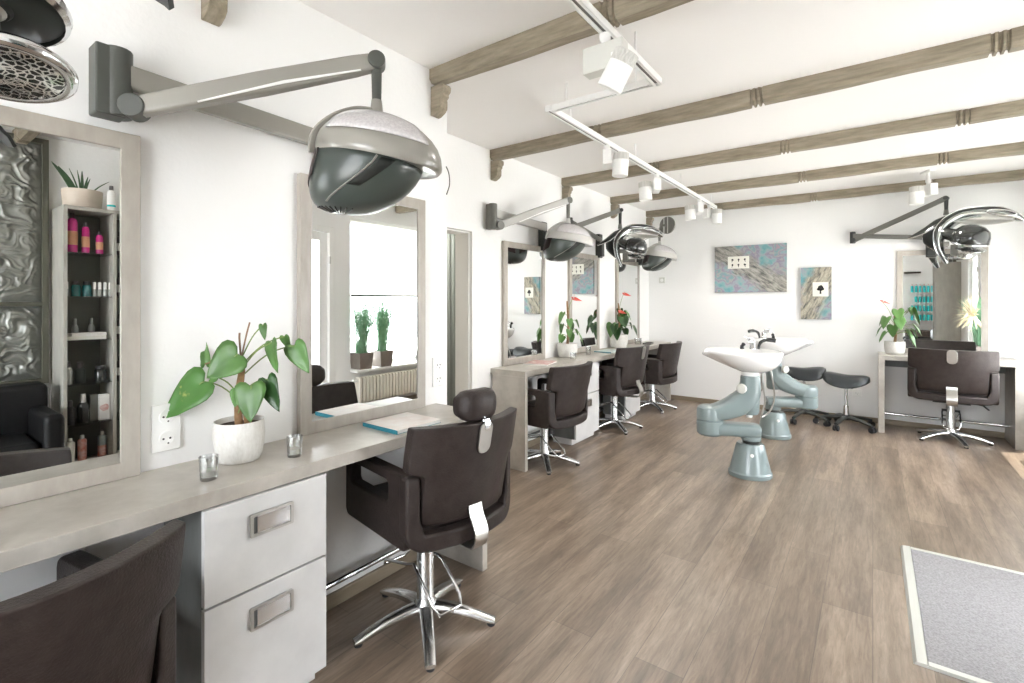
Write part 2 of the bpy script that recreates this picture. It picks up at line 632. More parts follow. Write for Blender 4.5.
def window(name, axis, p, a0, a1, z0, z1, cols, transom=None):
    """frame + panes in a wall opening; axis 'x': wall plane x=p, runs along y"""
    fr = MB()
    w = .055
    d0, d1 = p + .075, p + .13
    if axis == 'y':
        d0, d1 = p - .13, p - .075

    def bb(mb, u0, u1, q0, q1, e0=d0, e1=d1):
        if axis == 'x':
            mb.b(e0, e1, u0, u1, q0, q1)
        else:
            mb.b(u0, u1, e0, e1, q0, q1)
    bb(fr, a0, a0 + w, z0, z1)
    bb(fr, a1 - w, a1, z0, z1)
    bb(fr, a0 + w, a1 - w, z0, z0 + w)
    bb(fr, a0 + w, a1 - w, z1 - w, z1)
    step = (a1 - a0) / cols
    for i in range(1, cols):
        bb(fr, a0 + i * step - w / 2, a0 + i * step + w / 2, z0 + w, z1 - w)
    o = struct(name, fr, M['trimwhite'], bevel=.004, smooth=30)
    dm = (d0 + d1) / 2
    for i in range(cols):
        pn = MB()
        bb(pn, a0 + i * step + w / 2, a0 + (i + 1) * step - w / 2, z0 + w * .8, z1 - w * .8, dm - .004, dm + .004)
        pn.build('window_pane', M['glass'], o, smooth=0)
    return o


window('window_1', 'x', XR, W0, W1, WZ0, WZ1, 2)
window('window_fill', 'y', YB, BX0, BX1, BZ0, BZ1, 2)
# sills and roller blind
struct('window_sill', MB().b(XR - .13, XR + .075, W0 + .001, 5.75, WZ0 - .035, WZ0 - .002), M['trimwhite'], bevel=.004)
bl = thing('roller_blind', 'white roller blind drawn halfway down the wide shop window', 'blind', (XR + .045, (W0 + W1) / 2, WZ1 - .04))
hw = (W1 - W0) / 2 - .02
MB().tube([(0, -hw, .03), (0, hw, .03)], .022, 12).build('roller_tube', M['white'], bl)
MB().b(-.0015, .0015, -hw + .02, hw - .02, -.86, .02).build('blind_cloth', M['blind'], bl, smooth=0)
MB().b(-.008, .008, -hw + .02, hw - .02, -.885, -.86).build('bottom_bar', M['midplastic'], bl, bevel=.003)
# glazed entrance door in the right wall
fr = MB()
fr.b(XR - .012, XR + .11, GY0, GY0 + .06, 0, GZ).b(XR - .012, XR + .11, GY1 - .06, GY1, 0, GZ).b(XR - .012, XR + .11, GY0 + .06, GY1 - .06, GZ - .06, GZ)
do = struct('door_1', fr, M['trimwhite'], bevel=.004)
lf = MB()
a, b2 = GY0 + .065, GY1 - .065
lf.b(XR + .03, XR + .08, a, a + .09, .01, GZ - .065).b(XR + .03, XR + .08, b2 - .09, b2, .01, GZ - .065)
lf.b(XR + .03, XR + .08, a + .09, b2 - .09, .01, .14).b(XR + .03, XR + .08, a + .09, b2 - .09, GZ - .155, GZ - .065)
lf.build('door_leaf', M['trimwhite'], do, bevel=.004)
MB().b(XR + .05, XR + .058, a + .085, b2 - .085, .135, GZ - .15).build('door_pane', M['glass'], do, smooth=0)
hd = MB()
hd.tube([(XR + .03, a + .05, 1.02), (XR - .03, a + .05, 1.02), (XR - .035, a + .055, 1.02), (XR - .035, a + .17, 1.02)], .009, 10)
hd.b(XR + .022, XR + .031, a + .025, a + .075, .93, 1.10)
hd.build('door_handle', M['steel'], do, bevel=.002)
hg = MB()
for z in (.35, 1.75):
    hg.tube([(XR - .018, b2 + .006, z - .04), (XR - .018, b2 + .006, z + .04)], .011, 10)
hg.build('hinge', M['steel'], do)
# doorway in the recessed left wall with the corridor behind it
t = MB()
fw = .062
t.b(X2 - .005, X2 + .022, DY1, DY1 + fw, 0, DZ + fw).b(X2 - .005, X2 + .022, DY0 - fw, DY0, 0, DZ + fw).b(X2 - .005, X2 + .022, DY0, DY1, DZ, DZ + fw)
t.b(X2 - WT, X2 - .005, DY1 - .012, DY1, 0, DZ).b(X2 - WT, X2 - .005, DY0, DY0 + .012, 0, DZ).b(X2 - WT, X2 - .005, DY0 + .012, DY1 - .012, DZ - .012, DZ)
struct('door_2', t, M['trimwhite'], bevel=.004)
cx0, cy0, cy1, cz = -3.55, 1.2, 4.2, 2.3
m = MB()
m.b(cx0 - .1, cx0, cy0, cy1, 0, cz).b(cx0, X2 - WT, cy0 - .1, cy0, 0, cz).b(cx0, X2 - WT, cy1, cy1 + .1, 0, cz)
struct('wall_corridor', m, M['beige'], smooth=0)
struct('ceiling_corridor', MB().b(cx0 - .1, X2 - WT, cy0 - .1, cy1 + .1, cz, cz + .08), M['ceil'], smooth=0)
cu = MB()
cu.grid(lambda u, v: V((-3.30 + .035 * math.sin(u * 2 * PI * 3.2) * (1 - .2 * v), 3.37 + .20 * u, .03 + 1.93 * v)), 44, 6)
tag(cu.build('door_curtain', M['curtain'], smooth=180, solid=.003), 'grey green curtain hanging in the corridor behind the open doorway', 'curtain')
# skirtings
struct('baseboard_far', MB().b(X2, XR, YF - .016, YF, 0, .055), M['skirt'], bevel=.004)
struct('baseboard_left', MB().b(X1, X1 + .016, YB, YS, 0, .06), M['skirt'], bevel=.004)
struct('baseboard_recess', MB().b(X2, X2 + .016, DY1 + fw, YF - .016, 0, .055), M['skirt'], bevel=.004)
m = MB()
m.b(XR - .016, XR, YB, GY0, 0, .055).b(XR - .016, XR, GY1, YF - .016, 0, .055)
struct('baseboard_right', m, M['skirt'], bevel=.004)

# ------------------------------------------------------------------ ceiling beams
def beam(name, xl, y0, y1, zb=2.415):
    d = y1 - y0
    rings = []
    xs = []
    x = xl
    gro = [(-1.52 if xl == X2 else -1.84) + .99 * k for k in range(-1, 4)]
    cuts = [(xl, 1.0), (xl + .04, 1.0)]
    for g in gro:
        if g > xl + .1 and g < XR - .05:
            for q in (-.026, 0, .026):
                cuts += [(g + q - .008, 1.0), (g + q - .003, .80), (g + q + .003, .80), (g + q + .008, 1.0)]
    n = int((XR - xl) / .12)
    cuts += [(xl + .08 + i * .12, 1.0) for i in range(n)]
    cuts = sorted(c for c in cuts if c[0] < XR)
    cuts.append((XR, 1.0))
    rnd = random.Random(name)
    ph = rnd.random() * 6
    for x, s in cuts:
        e = min(1, (x - xl) / .35)
        end = .016 * (1 - e) ** 2
        wob = .004 * math.sin(x * 3.1 + ph) + .002 * math.sin(x * 11 + ph)
        f = .011 * (1 - s) / .2
        zz = zb + wob + f + end * .8
        ya, yb = y0 + f + end * .3, y1 - f - end * .3
        c = .02
        rings.append([V((x, ya, ZC)), V((x, ya, zz + c)), V((x, ya + c * .8, zz)), V((x, yb - c * .8, zz)), V((x, yb, zz + c)), V((x, yb, ZC))])
    mb = MB()
    mb.loft(rings)
    return mb.build(name, M['beam'], smooth=28)


def corbel(parent_name, xw, yc):
    """stepped wooden bracket under a beam end"""
    prof = [(0, 0), (.085, 0), (.092, -.012), (.09, -.035), (.076, -.045), (.078, -.058), (.066, -.068), (.068, -.085), (.066, -.118), (.05, -.135), (.02, -.15), (0, -.152)]
    mt = Matrix(((1, 0, 0, xw), (0, 0, 1, yc), (0, 1, 0, 2.412), (0, 0, 0, 1)))
    mb = MB().prism(prof, -.03, .03, mt)
    return mb.build(parent_name, M['beam'], bevel=.004)


BE = [('ceiling_beam', X1, 1.80, 1.885, 'grey brown wooden ceiling beam crossing nearest the camera, above the first hood dryer'),
      ('ceiling_beam', X2, 3.052, 3.135, 'wooden ceiling beam second from the camera, over the near end of the recessed counter'),
      ('ceiling_beam', X2, 4.17, 4.253, 'wooden ceiling beam third from the camera, middle one of the five'),
      ('ceiling_beam', X2, 5.28, 5.363, 'wooden ceiling beam fourth from the camera, next to the last one'),
      ('ceiling_beam', X2, 6.39, 6.475, 'wooden ceiling beam against the far wall above the paintings'),
      ('ceiling_beam', X1, .715, .80, 'wooden ceiling beam above the near counter, mostly out of view overhead')]
CL = ['carved wooden bracket under the beam end at the wall corner', 'carved wooden bracket under the second beam beside the pale hood dryer arm',
      'carved wooden bracket under the third beam above the pale hood dryer', 'carved wooden bracket under the fourth beam behind the black dryer arm',
      'carved wooden bracket under the beam in the far left corner', 'carved wooden bracket overhead at the top left edge of the photo']
for (nm, xl, a, b2, lab), cl in zip(BE, CL):
    o = beam(nm, xl, a, b2)
    o['kind'] = 'structure'
    tag(o, lab, 'beam', 'ceiling beams')
    c = corbel('beam_bracket', xl, (a + b2) / 2)
    c['kind'] = 'structure'
    tag(c, cl, 'bracket', 'beam brackets')

# outside the windows
struct('street', MB().b(XR + WT, 14, -9, 14, -.30, -.2), M['street'], smooth=0)
struct('exterior_street_back', MB().b(-8, XR + WT, -9, YB - WT - .01, -.30, -.2), M['street'], smooth=0)
# ------------------------------------------------------------------ counters
CZ = .76
TT = .045


def handle_plate(parent, x, yc, zc):
    """recessed steel pull: a plate frame with a shallow scoop and finger slot"""
    h = MB()
    mt = Matrix(((0, 0, 1, x), (1, 0, 0, yc), (0, 1, 0, zc), (0, 0, 0, 1)))
    h.ringplate(rrect(-.067, .067, -.034, .034, .003, 2), rrect(-.058, .058, -.026, .026, .003, 2), -.001, .009, mt)
    h.build('handle', M['steel'], parent, smooth=30)
    s = MB()
    s.b(x - .0005, x + .0065, yc - .046, yc + .058, zc - .026, zc + .026)
    s.build('handle', M['chrome'], parent, bevel=.002)
    s = MB()
    s.b(x - .0005, x + .002, yc - .058, yc - .046, zc - .026, zc + .026)
    s.build('handle', M['carcass'], parent)


def drawer_unit(label, x0, xf, y0, y1, ztop):
    """two-drawer cabinet with its front facing +x"""
    t = thing('drawer_cabinet', label, 'cabinet', ((x0 + xf) / 2, (y0 + y1) / 2, 0), 0, 'drawer cabinets under the counters')
    hx, hy = (xf - x0) / 2, (y1 - y0) / 2
    MB().b(-hx, hx - .022, -hy + .003, hy - .003, .055, ztop).build('body', M['carcass'], t, bevel=.002)
    MB().b(-hx + .02, hx - .05, -hy + .012, hy - .012, 0, .055).build('plinth', M['concrete_pale'], t)
    zm = .435
    for z0, z1 in ((zm + .004, ztop - .004), (.057, zm - .003)):
        d = MB().b(hx - .02, hx, -hy, hy, z0, z1).build('drawer', M['concrete_pale'], t, bevel=.0015)
        handle_plate(d, hx, 0.0, z1 - .085)
    return t


# near counter on the left wall
y0c, y1c, xf = -1.25, 1.852, -1.506
ct = thing('counter', 'long grey concrete look counter along the near left wall', 'counter', ((X1 + xf) / 2, (y0c + y1c) / 2, 0), 0, 'styling counters')
hx, hy = (xf - X1) / 2, (y1c - y0c) / 2
MB().b(-hx + .001, hx, -hy, hy, CZ - TT, CZ).build('worktop', M['concrete'], ct, bevel=.002)
MB().b(-hx + .02, hx, hy - .036, hy, 0, CZ - TT).build('end_panel', M['concrete'], ct, bevel=.002)
MB().b(-hx + .02, hx, -hy, -hy + .036, 0, CZ - TT).build('end_panel', M['concrete'], ct, bevel=.002)
MB().b(-hx + .02, -hx + .038, -hy + .04, hy - .04, CZ - TT - .09, CZ - TT).build('apron', M['carcass'], ct)
MB().tube([(-hx + .06, -hy + .036, .135), (-hx + .06, hy - .036, .135)], .0135, 12).build('foot_rail', M['chrome'], ct)
drawer_unit('two drawer pale concrete cabinet under the near counter beside the headrest chair', -1.80, -1.498, .597, .976, CZ - TT)

# counter in the recess
y0c, y1c, xf2 = 3.062, 6.40, -2.122
ct = thing('counter', 'grey concrete look counter in the recess under three mirrors', 'counter', ((X2 + xf2) / 2, (y0c + y1c) / 2, 0), 0, 'styling counters')
hx, hy = (xf2 - X2) / 2, (y1c - y0c) / 2
MB().b(-hx + .001, hx, -hy, hy, CZ - TT, CZ).build('worktop', M['concrete'], ct, bevel=.002)
MB().b(-hx + .02, hx, hy - .036, hy, 0, CZ - TT).build('end_panel', M['concrete'], ct, bevel=.002)
MB().b(-hx + .02, hx, -hy, -hy + .036, 0, CZ - TT).build('end_panel', M['concrete'], ct, bevel=.002)
MB().b(-hx + .02, -hx + .038, -hy + .04, hy - .04, CZ - TT - .09, CZ - TT).build('apron', M['carcass'], ct)
MB().tube([(-hx + .06, -hy + .036, .135), (-hx + .06, hy - .036, .135)], .0135, 12).build('foot_rail', M['chrome'], ct)
drawer_unit('pale two drawer cabinet between the first and second recess chairs', -2.395, -2.13, 3.868, 4.325, CZ - TT)
drawer_unit('pale two drawer cabinet between the second and third recess chairs', -2.395, -2.13, 4.96, 5.37, CZ - TT)

# small counter table on the far wall
x0c, x1c = .045, 1.062
yf3 = 6.055
ct = thing('counter', 'short grey counter table with open front on the far wall', 'counter', ((x0c + x1c) / 2, (yf3 + YF) / 2, 0), 0, 'styling counters')
hx, hy = (x1c - x0c) / 2, (YF - yf3) / 2
MB().b(-hx, hx, -hy, hy - .001, CZ - TT, CZ).build('worktop', M['concrete'], ct, bevel=.002)
MB().b(-hx, -hx + .05, -hy, hy - .02, 0, CZ - TT).build('end_panel', M['concrete'], ct, bevel=.002)
MB().b(hx - .06, hx, -hy, hy - .02, 0, CZ - TT).build('end_panel', M['concrete'], ct, bevel=.002)
MB().b(-hx + .05, hx - .06, hy - .06, hy - .04, CZ - TT - .10, CZ - TT).build('apron', M['carcass'], ct)
MB().tube([(-hx + .05, 0.03, .15), (hx - .06, .03, .15)], .013, 12).build('foot_rail', M['chrome'], ct)


# ------------------------------------------------------------------ mirrors (local: glass faces +x, runs along y, origin bottom centre on the wall)
def mirror(label, loc, rz, w=.70, h=1.055, fw=.05, dep=.03):
    t = thing('wall_mirror', label, 'mirror', loc, rz, 'framed salon mirrors')
    mt = Matrix(((0, 0, 1, 0), (1, 0, 0, 0), (0, 1, 0, 0), (0, 0, 0, 1)))
    f = MB()
    f.ringplate([(-w / 2, 0), (w / 2, 0), (w / 2, h), (-w / 2, h)], [(-w / 2 + fw, fw), (w / 2 - fw, fw), (w / 2 - fw, h - fw), (-w / 2 + fw, h - fw)], .002, dep, mt)
    f.build('frame', M['mframe'], t, bevel=.002, smooth=30)
    MB().b(.016, .024, -w / 2 + fw - .004, w / 2 - fw + .004, fw - .004, h - fw + .004).build('glass', M['mirror'], t, smooth=0)
    return t


mirror('large framed wall mirror at the left edge reflecting the product cabinet', (X1, .210, CZ + .001), 0, .676, 1.047)
mirror('large framed wall mirror reflecting the bright window, behind the headrest chair', (X1, 1.412, CZ + .001), 0, .675, 1.045)
mirror('framed mirror at the near end of the recess counter', (X2, 3.52, CZ + .001), 0, .625, 1.03)
mirror('middle framed mirror of the recess counter reflecting the teal painting', (X2, 4.62, CZ + .001), 0, .66, 1.03)
mirror('framed mirror at the far end of the recess counter behind the red flower plant', (X2, 5.76, CZ + .001), 0, .70, 1.03)
mirror('framed mirror on the far wall over the short counter', (.545, YF, CZ + .001), -PI / 2, .69, 1.05)


# ------------------------------------------------------------------ styling chair (local: sitter faces +y, origin on the floor)
def chair(label, dh=0.0, head=False, plate=True, strap=True, base_rot=0.0, off=0.0, wk=1.0, offy=0.0):
    t = thing('salon_chair', label, 'chair', (0, 0, 0), 0, 'brown leather salon chairs')
    up = []
    # star base
    for k in range(5):
        a = base_rot + k * 2 * PI / 5
        ca, sa = math.cos(a), math.sin(a)
        rings = []
        for s in range(9):
            q = s / 8
            r = .022 + q * .262
            zt = .088 - .058 * q ** 1.9 - .004 * q
            w = .029 - .008 * q
            th = .021 - .007 * q
            zb = max(zt - 2 * th, .012)
            c = V((r * ca, r * sa, 0))
            n = V((-sa, ca, 0))
            ring = []
            for j in range(12):
                b2 = 2 * PI * j / 12
                cc, ss = math.cos(b2), math.sin(b2)
                e = .75
                ring.append(c + n * (w * math.copysign(abs(cc) ** e, cc)) + V((0, 0, (zt + zb) / 2 + (zt - zb) / 2 * math.copysign(abs(ss) ** e, ss))))
            rings.append(ring)
        lg = MB().loft(rings).build('base_leg', M['polished'], t, smooth=60)
        MB().lathe([(.0, 0), (.015, 0), (.017, .006), (.014, .018), (0, .018)], (.268 * ca, .268 * sa, 0), 12).build('glide', M['rubber'], lg)
    MB().lathe([(0, .046), (.044, .046), (.048, .06), (.046, .085), (.037, .10), (.034, .105), (.034, .362 + dh), (.0, .362 + dh)], n=24).build('column', M['polished'], t)
    # pump bar (behind) and footrest (front)
    for sgn, name in ((-1, 'pump_bar'), (1, 'footrest')):
        L = .17 if sgn < 0 else .24
        p = [(-.055, 0, .255), (-.062, sgn * .03, .245), (-.062, sgn * L * .85, .155 if sgn < 0 else .20), (-.05, sgn * L, .125 if sgn < 0 else .165), (.05, sgn * L, .125 if sgn < 0 else .165), (.062, sgn * L * .85, .155 if sgn < 0 else .20), (.062, sgn * .03, .245), (.055, 0, .255)]
        o = MB().tube(p, .0065, 8).build(name, M['chrome'], t, smooth=60)
        o.rotation_euler = (0, 0, .0)
        o.location.z = dh * .8
    mech = MB()
    mech.b(-.12, .12, -.16, .15, .345, .372)
    mech.tube([(-.06, 0, .257), (.06, 0, .257)], .011, 10)
    mech.tube([(0, 0, .24), (0, 0, .35)], .030, 14)
    mech.tube([(.12, -.02, .352), (.2, -.06, .34), (.235, -.075, .305)], .007, 8)
    up.append(mech.build('seat_mechanism', M['rubber'], t, bevel=.004))
    # seat cushion
    s = MB()
    s.b(-.232, .232, -.19, .255, .372, .49)
    up.append(s.build('seat', M['leather'], t, bevel=.035, seg=4, smooth=180))
    # arms: side panels with an opening
    for sx in (-1, 1):
        mt = Matrix(((0, 0, 1, sx * .258), (1, 0, 0, 0), (0, 1, 0, 0), (0, 0, 0, 1)))
        a = MB()
        a.ringplate(rrect(-.185, .30, .372, .655, .03, 5), rrect(-.06, .25, .53, .612, .022, 5), -.028, .028, mt)
        up.append(a.build('armrest', M['leather'], t, bevel=.012, seg=3, smooth=50))

    def yback(x):
        return -.195 - .075 * (1 - (x / .29) ** 2)
    # U-shaped band round the back
    path = []
    zt, zb, w2 = .652, .368, .287
    cor = .075
    path.append((-w2, zt))
    for i in range(4):
        path.append((-w2, zt - (i + 1) * (zt - zb - cor) / 4))
    for i in range(1, 6):
        q = R(180 + 90 * i / 5)
        path.append((-w2 + cor + cor * math.cos(q), zb + cor + cor * math.sin(q)))
    for i in range(1, 6):
        path.append((-w2 + cor + (w2 - cor) * i / 5, zb))
    half = list(path)
    full = half + [(-x, z) for x, z in reversed(half) if True]
    pts = []
    for q in full:
        if not pts or (abs(q[0] - pts[-1][0]) + abs(q[1] - pts[-1][1])) > 1e-4:
            pts.append(q)
    rings = []
    n = len(pts)
    th = .058
    for i, (x, z) in enumerate(pts):
        a, b2 = pts[max(0, i - 1)], pts[min(n - 1, i + 1)]
        tx, tz = b2[0] - a[0], b2[1] - a[1]
        l = math.hypot(tx, tz)
        nx, nz = -tz / l, tx / l      # inward
        wd = .054 if abs(x) > .24 and z > .46 else .068
        xi, zi = x + nx * wd, z + nz * wd
        yo, yi = yback(x), yback(xi)
        rings.append([V((x, yo, z)), V((xi, yi, zi)), V((xi, yi + th, zi)), V((x, yo + th, z))])
    bnd = MB().loft(rings)
    up.append(bnd.build('back_band', M['leather'], t, bevel=.014, seg=3, smooth=60))
    # backrest: wide above the arms, narrower between them
    rows = [(.455, .214), (.475, .222), (.55, .224), (.642, .225), (.656, .232), (.666, .276), (.678, .284), (.72, .285), (.78, .284), (.822, .283), (.842, .281)]
    NU = 14

    def bpt(s, k, f):
        z, hw = rows[k]
        x = s * hw
        lean = (z - .455) * .2
        y = -.165 - .095 * (1 - (x / .29) ** 2) - lean
        edge = 0.0
        tk = .058 if k else .036
        if abs(s) > .99:
            tk *= .8
        y2 = y + (.058 - tk) / 2
        return V((x, y2 + (tk if f else 0), z))
    bk = MB()
    F = [[[None] * len(rows) for _ in range(NU + 1)] for _ in range(2)]
    for f in (0, 1):
        for i in range(NU + 1):
            for k in range(len(rows)):
                F[f][i][k] = bk.bm.verts.new(bpt(-1 + 2 * i / NU, k, f))
        for i in range(NU):
            for k in range(len(rows) - 1):
                bk.face((F[f][i][k], F[f][i + 1][k], F[f][i + 1][k + 1], F[f][i][k + 1]))
    for k in range(len(rows) - 1):
        for i in (0, NU):
            bk.face((F[0][i][k], F[1][i][k], F[1][i][k + 1], F[0][i][k + 1]))
    for i in range(NU):
        for k in (0, len(rows) - 1):
            bk.face((F[0][i][k], F[1][i][k], F[1][i + 1][k], F[0][i + 1][k]))
    up.append(bk.build('backrest', M['leather'], t, bevel=.007, seg=2, smooth=50))
    if strap:
        st = MB().strap(smoothpath([(0, -.268, .51), (0, -.276, .475), (0, -.300, .435), (0, -.310, .40), (0, -.298, .362), (0, -.26, .343), (0, -.12, .341)], 4), .07, .007, (1, 0, 0))
        up.append(st.build('back_bracket', M['steel'], t, smooth=50))
    if plate:
        pl = MB()
        mt = Matrix(((1, 0, 0, 0), (0, -.2, -1, -.331), (0, 1, 0, .795), (0, 0, 0, 1)))
        pl.prism(rrect(-.033, .033, -.075, .05, .03, 6), -.002, .006, mt)
        pl.lathe([(0, 0), (.01, 0), (.01, .004), (.006, .006), (0, .006)], (0, -.322, .75), 12, axis=(0, -1, 0))
        o = pl.build('headrest_plate', M['steel'], t, bevel=.0015)
        up.append(o)
    if head:
        hd = MB()
        rings = []
        for i in range(15):
            s = -1 + 2 * i / 14
            e = (1 - abs(s) ** 6) ** .5 if abs(s) < 1 else 0
            e = max(e, .62)
            x = s * .094
            yc = -.27 - .02 * (1 - s * s)
            rings.append([V((x, yc + .046 * e * math.copysign(abs(math.cos(2 * PI * j / 18)) ** .7, math.cos(2 * PI * j / 18)), .902 + .060 * e * math.copysign(abs(math.sin(2 * PI * j / 18)) ** .7, math.sin(2 * PI * j / 18)))) for j in range(18)])
        hd.loft(rings)
        h = hd.build('headrest', M['leather'], t, smooth=180)
        up.append(h)
        br = MB()
        br.strap([(0, -.340, .815), (0, -.346, .838), (0, -.340, .852), (0, -.31, .858)], .024, .006, (1, 0, 0))
        br.tube([(0, -.325, .842), (0, -.31, .88)], .010, 10)
        br.build('headrest_bracket', M['chrome'], h, smooth=40)
    for o in up:
        o.location.z += dh
        o.location.x += off
        o.location.y += offy
        o.scale.x = wk
    return t


def place(o, x, y, face):
    """face = direction in degrees the sitter looks (0 = +x, 90 = +y)"""
    o.location = (x, y, 0)
    o.rotation_euler = (0, 0, R(face - 90))
    return o


B0 = R(68)
place(chair('brown leather salon chair with a roll headrest, at the near counter', -.004, True, True, True, R(-112 - 80), .10, .92, .075), -1.462, 1.40, 170)
place(chair('brown leather salon chair in the bottom left corner, seen from its back', -.07, False, False, False, .3, 0, .96), -1.520, .185, 189)
place(chair('brown leather salon chair at the near end of the recess counter without steel plates', -.04, False, False, False, R(-50 - 85), .07, .93), -2.125, 3.335, 175)
place(chair('middle recess chair with pale steel bracket and plate on its back', .005, False, True, True, R(20)), -2.135, 4.68, 173)
place(chair('brown leather salon chair at the far end of the recess counter', -.035, False, False, False, R(10)), -2.145, 5.785, 178)
place(chair('brown leather salon chair at the short far wall counter, seen squarely from behind', .02, False, True, True, R(75), 0, 1.08), .585, 6.10, 86)
# ------------------------------------------------------------------ wall dryers on folding arms
# local frame: origin at the wall mount, +x out of the wall, +y from the elbow towards the mount
def arm_parts(t, elbow, pivot, hubz, m_mount, m_arm, m_joint, slim=False):
    ex, ey, ez = elbow
    w = .03 if slim else .042
    mb = MB()
    mb.b(0, .05, -.035, .045, -.17, .09)
    mb.b(.045, .075, -.03, .04, -.155, .0)
    mb.build('wall_mount', m_mount, t, bevel=.006)
    a = MB()
    a.strap([(.045, .02, .045 if not slim else .022), (ex + .01, ey, ez + .075 if not slim else ez + .03)], .07 if not slim else .045, .035, (0, 0, 1))
    a.build('lower_arm', m_arm, t, bevel=.008)
    j = MB()
    j.tube([(ex - .0, ey - .0, ez - .05), (ex, ey, ez + (.15 if not slim else .075))], .036 if not slim else .026, 16)
    if not slim:
        wide = .075 if m_joint is M['deepgrey'] else .05
        j.box((ex - .01, ey + .0175 - wide / 2, ez + .048), (.07, wide, .20))
    j.build('elbow', m_joint, t, bevel=.006)
    px, py, pz = pivot
    E0, P0 = V((ex + .04, ey + (.01 if slim else .03), ez - .02)), V((px, py, pz))
    d = (P0 - E0)
    side = V((0, 0, 1))
    f = MB()
    if slim:
        f.strap([E0, E0.lerp(P0, .12), E0.lerp(P0, .9), P0], [.05, .05, .045, .05], .035, side)
        f.build('upper_arm', m_arm, t, bevel=.007)
    else:
        f.strap([E0 - d * .02, E0.lerp(P0, .1), E0.lerp(P0, .5), E0.lerp(P0, .9), P0], [.058, .06, .07, .062, .052], .045, side)
        f.build('upper_arm', m_arm, t, bevel=.012)
        nn = d.cross(V((0, 0, 1))).normalized()
        s2 = MB()
        s2.strap([E0.lerp(P0, .25) + nn * .0235 + V((0, 0, -.028)), E0.lerp(P0, .6) + nn * .024 + V((0, 0, -.018)), E0.lerp(P0, .93) + nn * .0235 + V((0, 0, -.026))], [.004, .009, .004], .004, side)
        s2.build('trim_strip', M['white'], t)
    # round caps on elbow and pivot, towards the room side
    nn = d.cross(V((0, 0, 1))).normalized()
    c = MB()
    rad = .034 if not slim else .024
    c.tube([E0 - nn * .03, E0 + nn * .030], rad, 20)
    c.build('joint_cap', m_joint, t, bevel=.004)
    c = MB()
    c.tube([P0 - nn * .03, P0 + nn * .030], rad * .82, 20)
    c.build('joint_cap', m_joint, t, bevel=.004)
    p = MB()
    p.tube([P0 + V((0, 0, -.0)), P0 + V((0, 0, -.03)), V((px, py, hubz + .045))], [.017, .017, .015], 14)
    p.build('post', m_joint, t)
    p = MB()
    p.lathe([(0, 0), (.024, 0), (.02, .02), (.0165, .05), (0, .05)], (px, py, hubz), 16)
    p.build('post_collar', m_arm, t)
    return P0


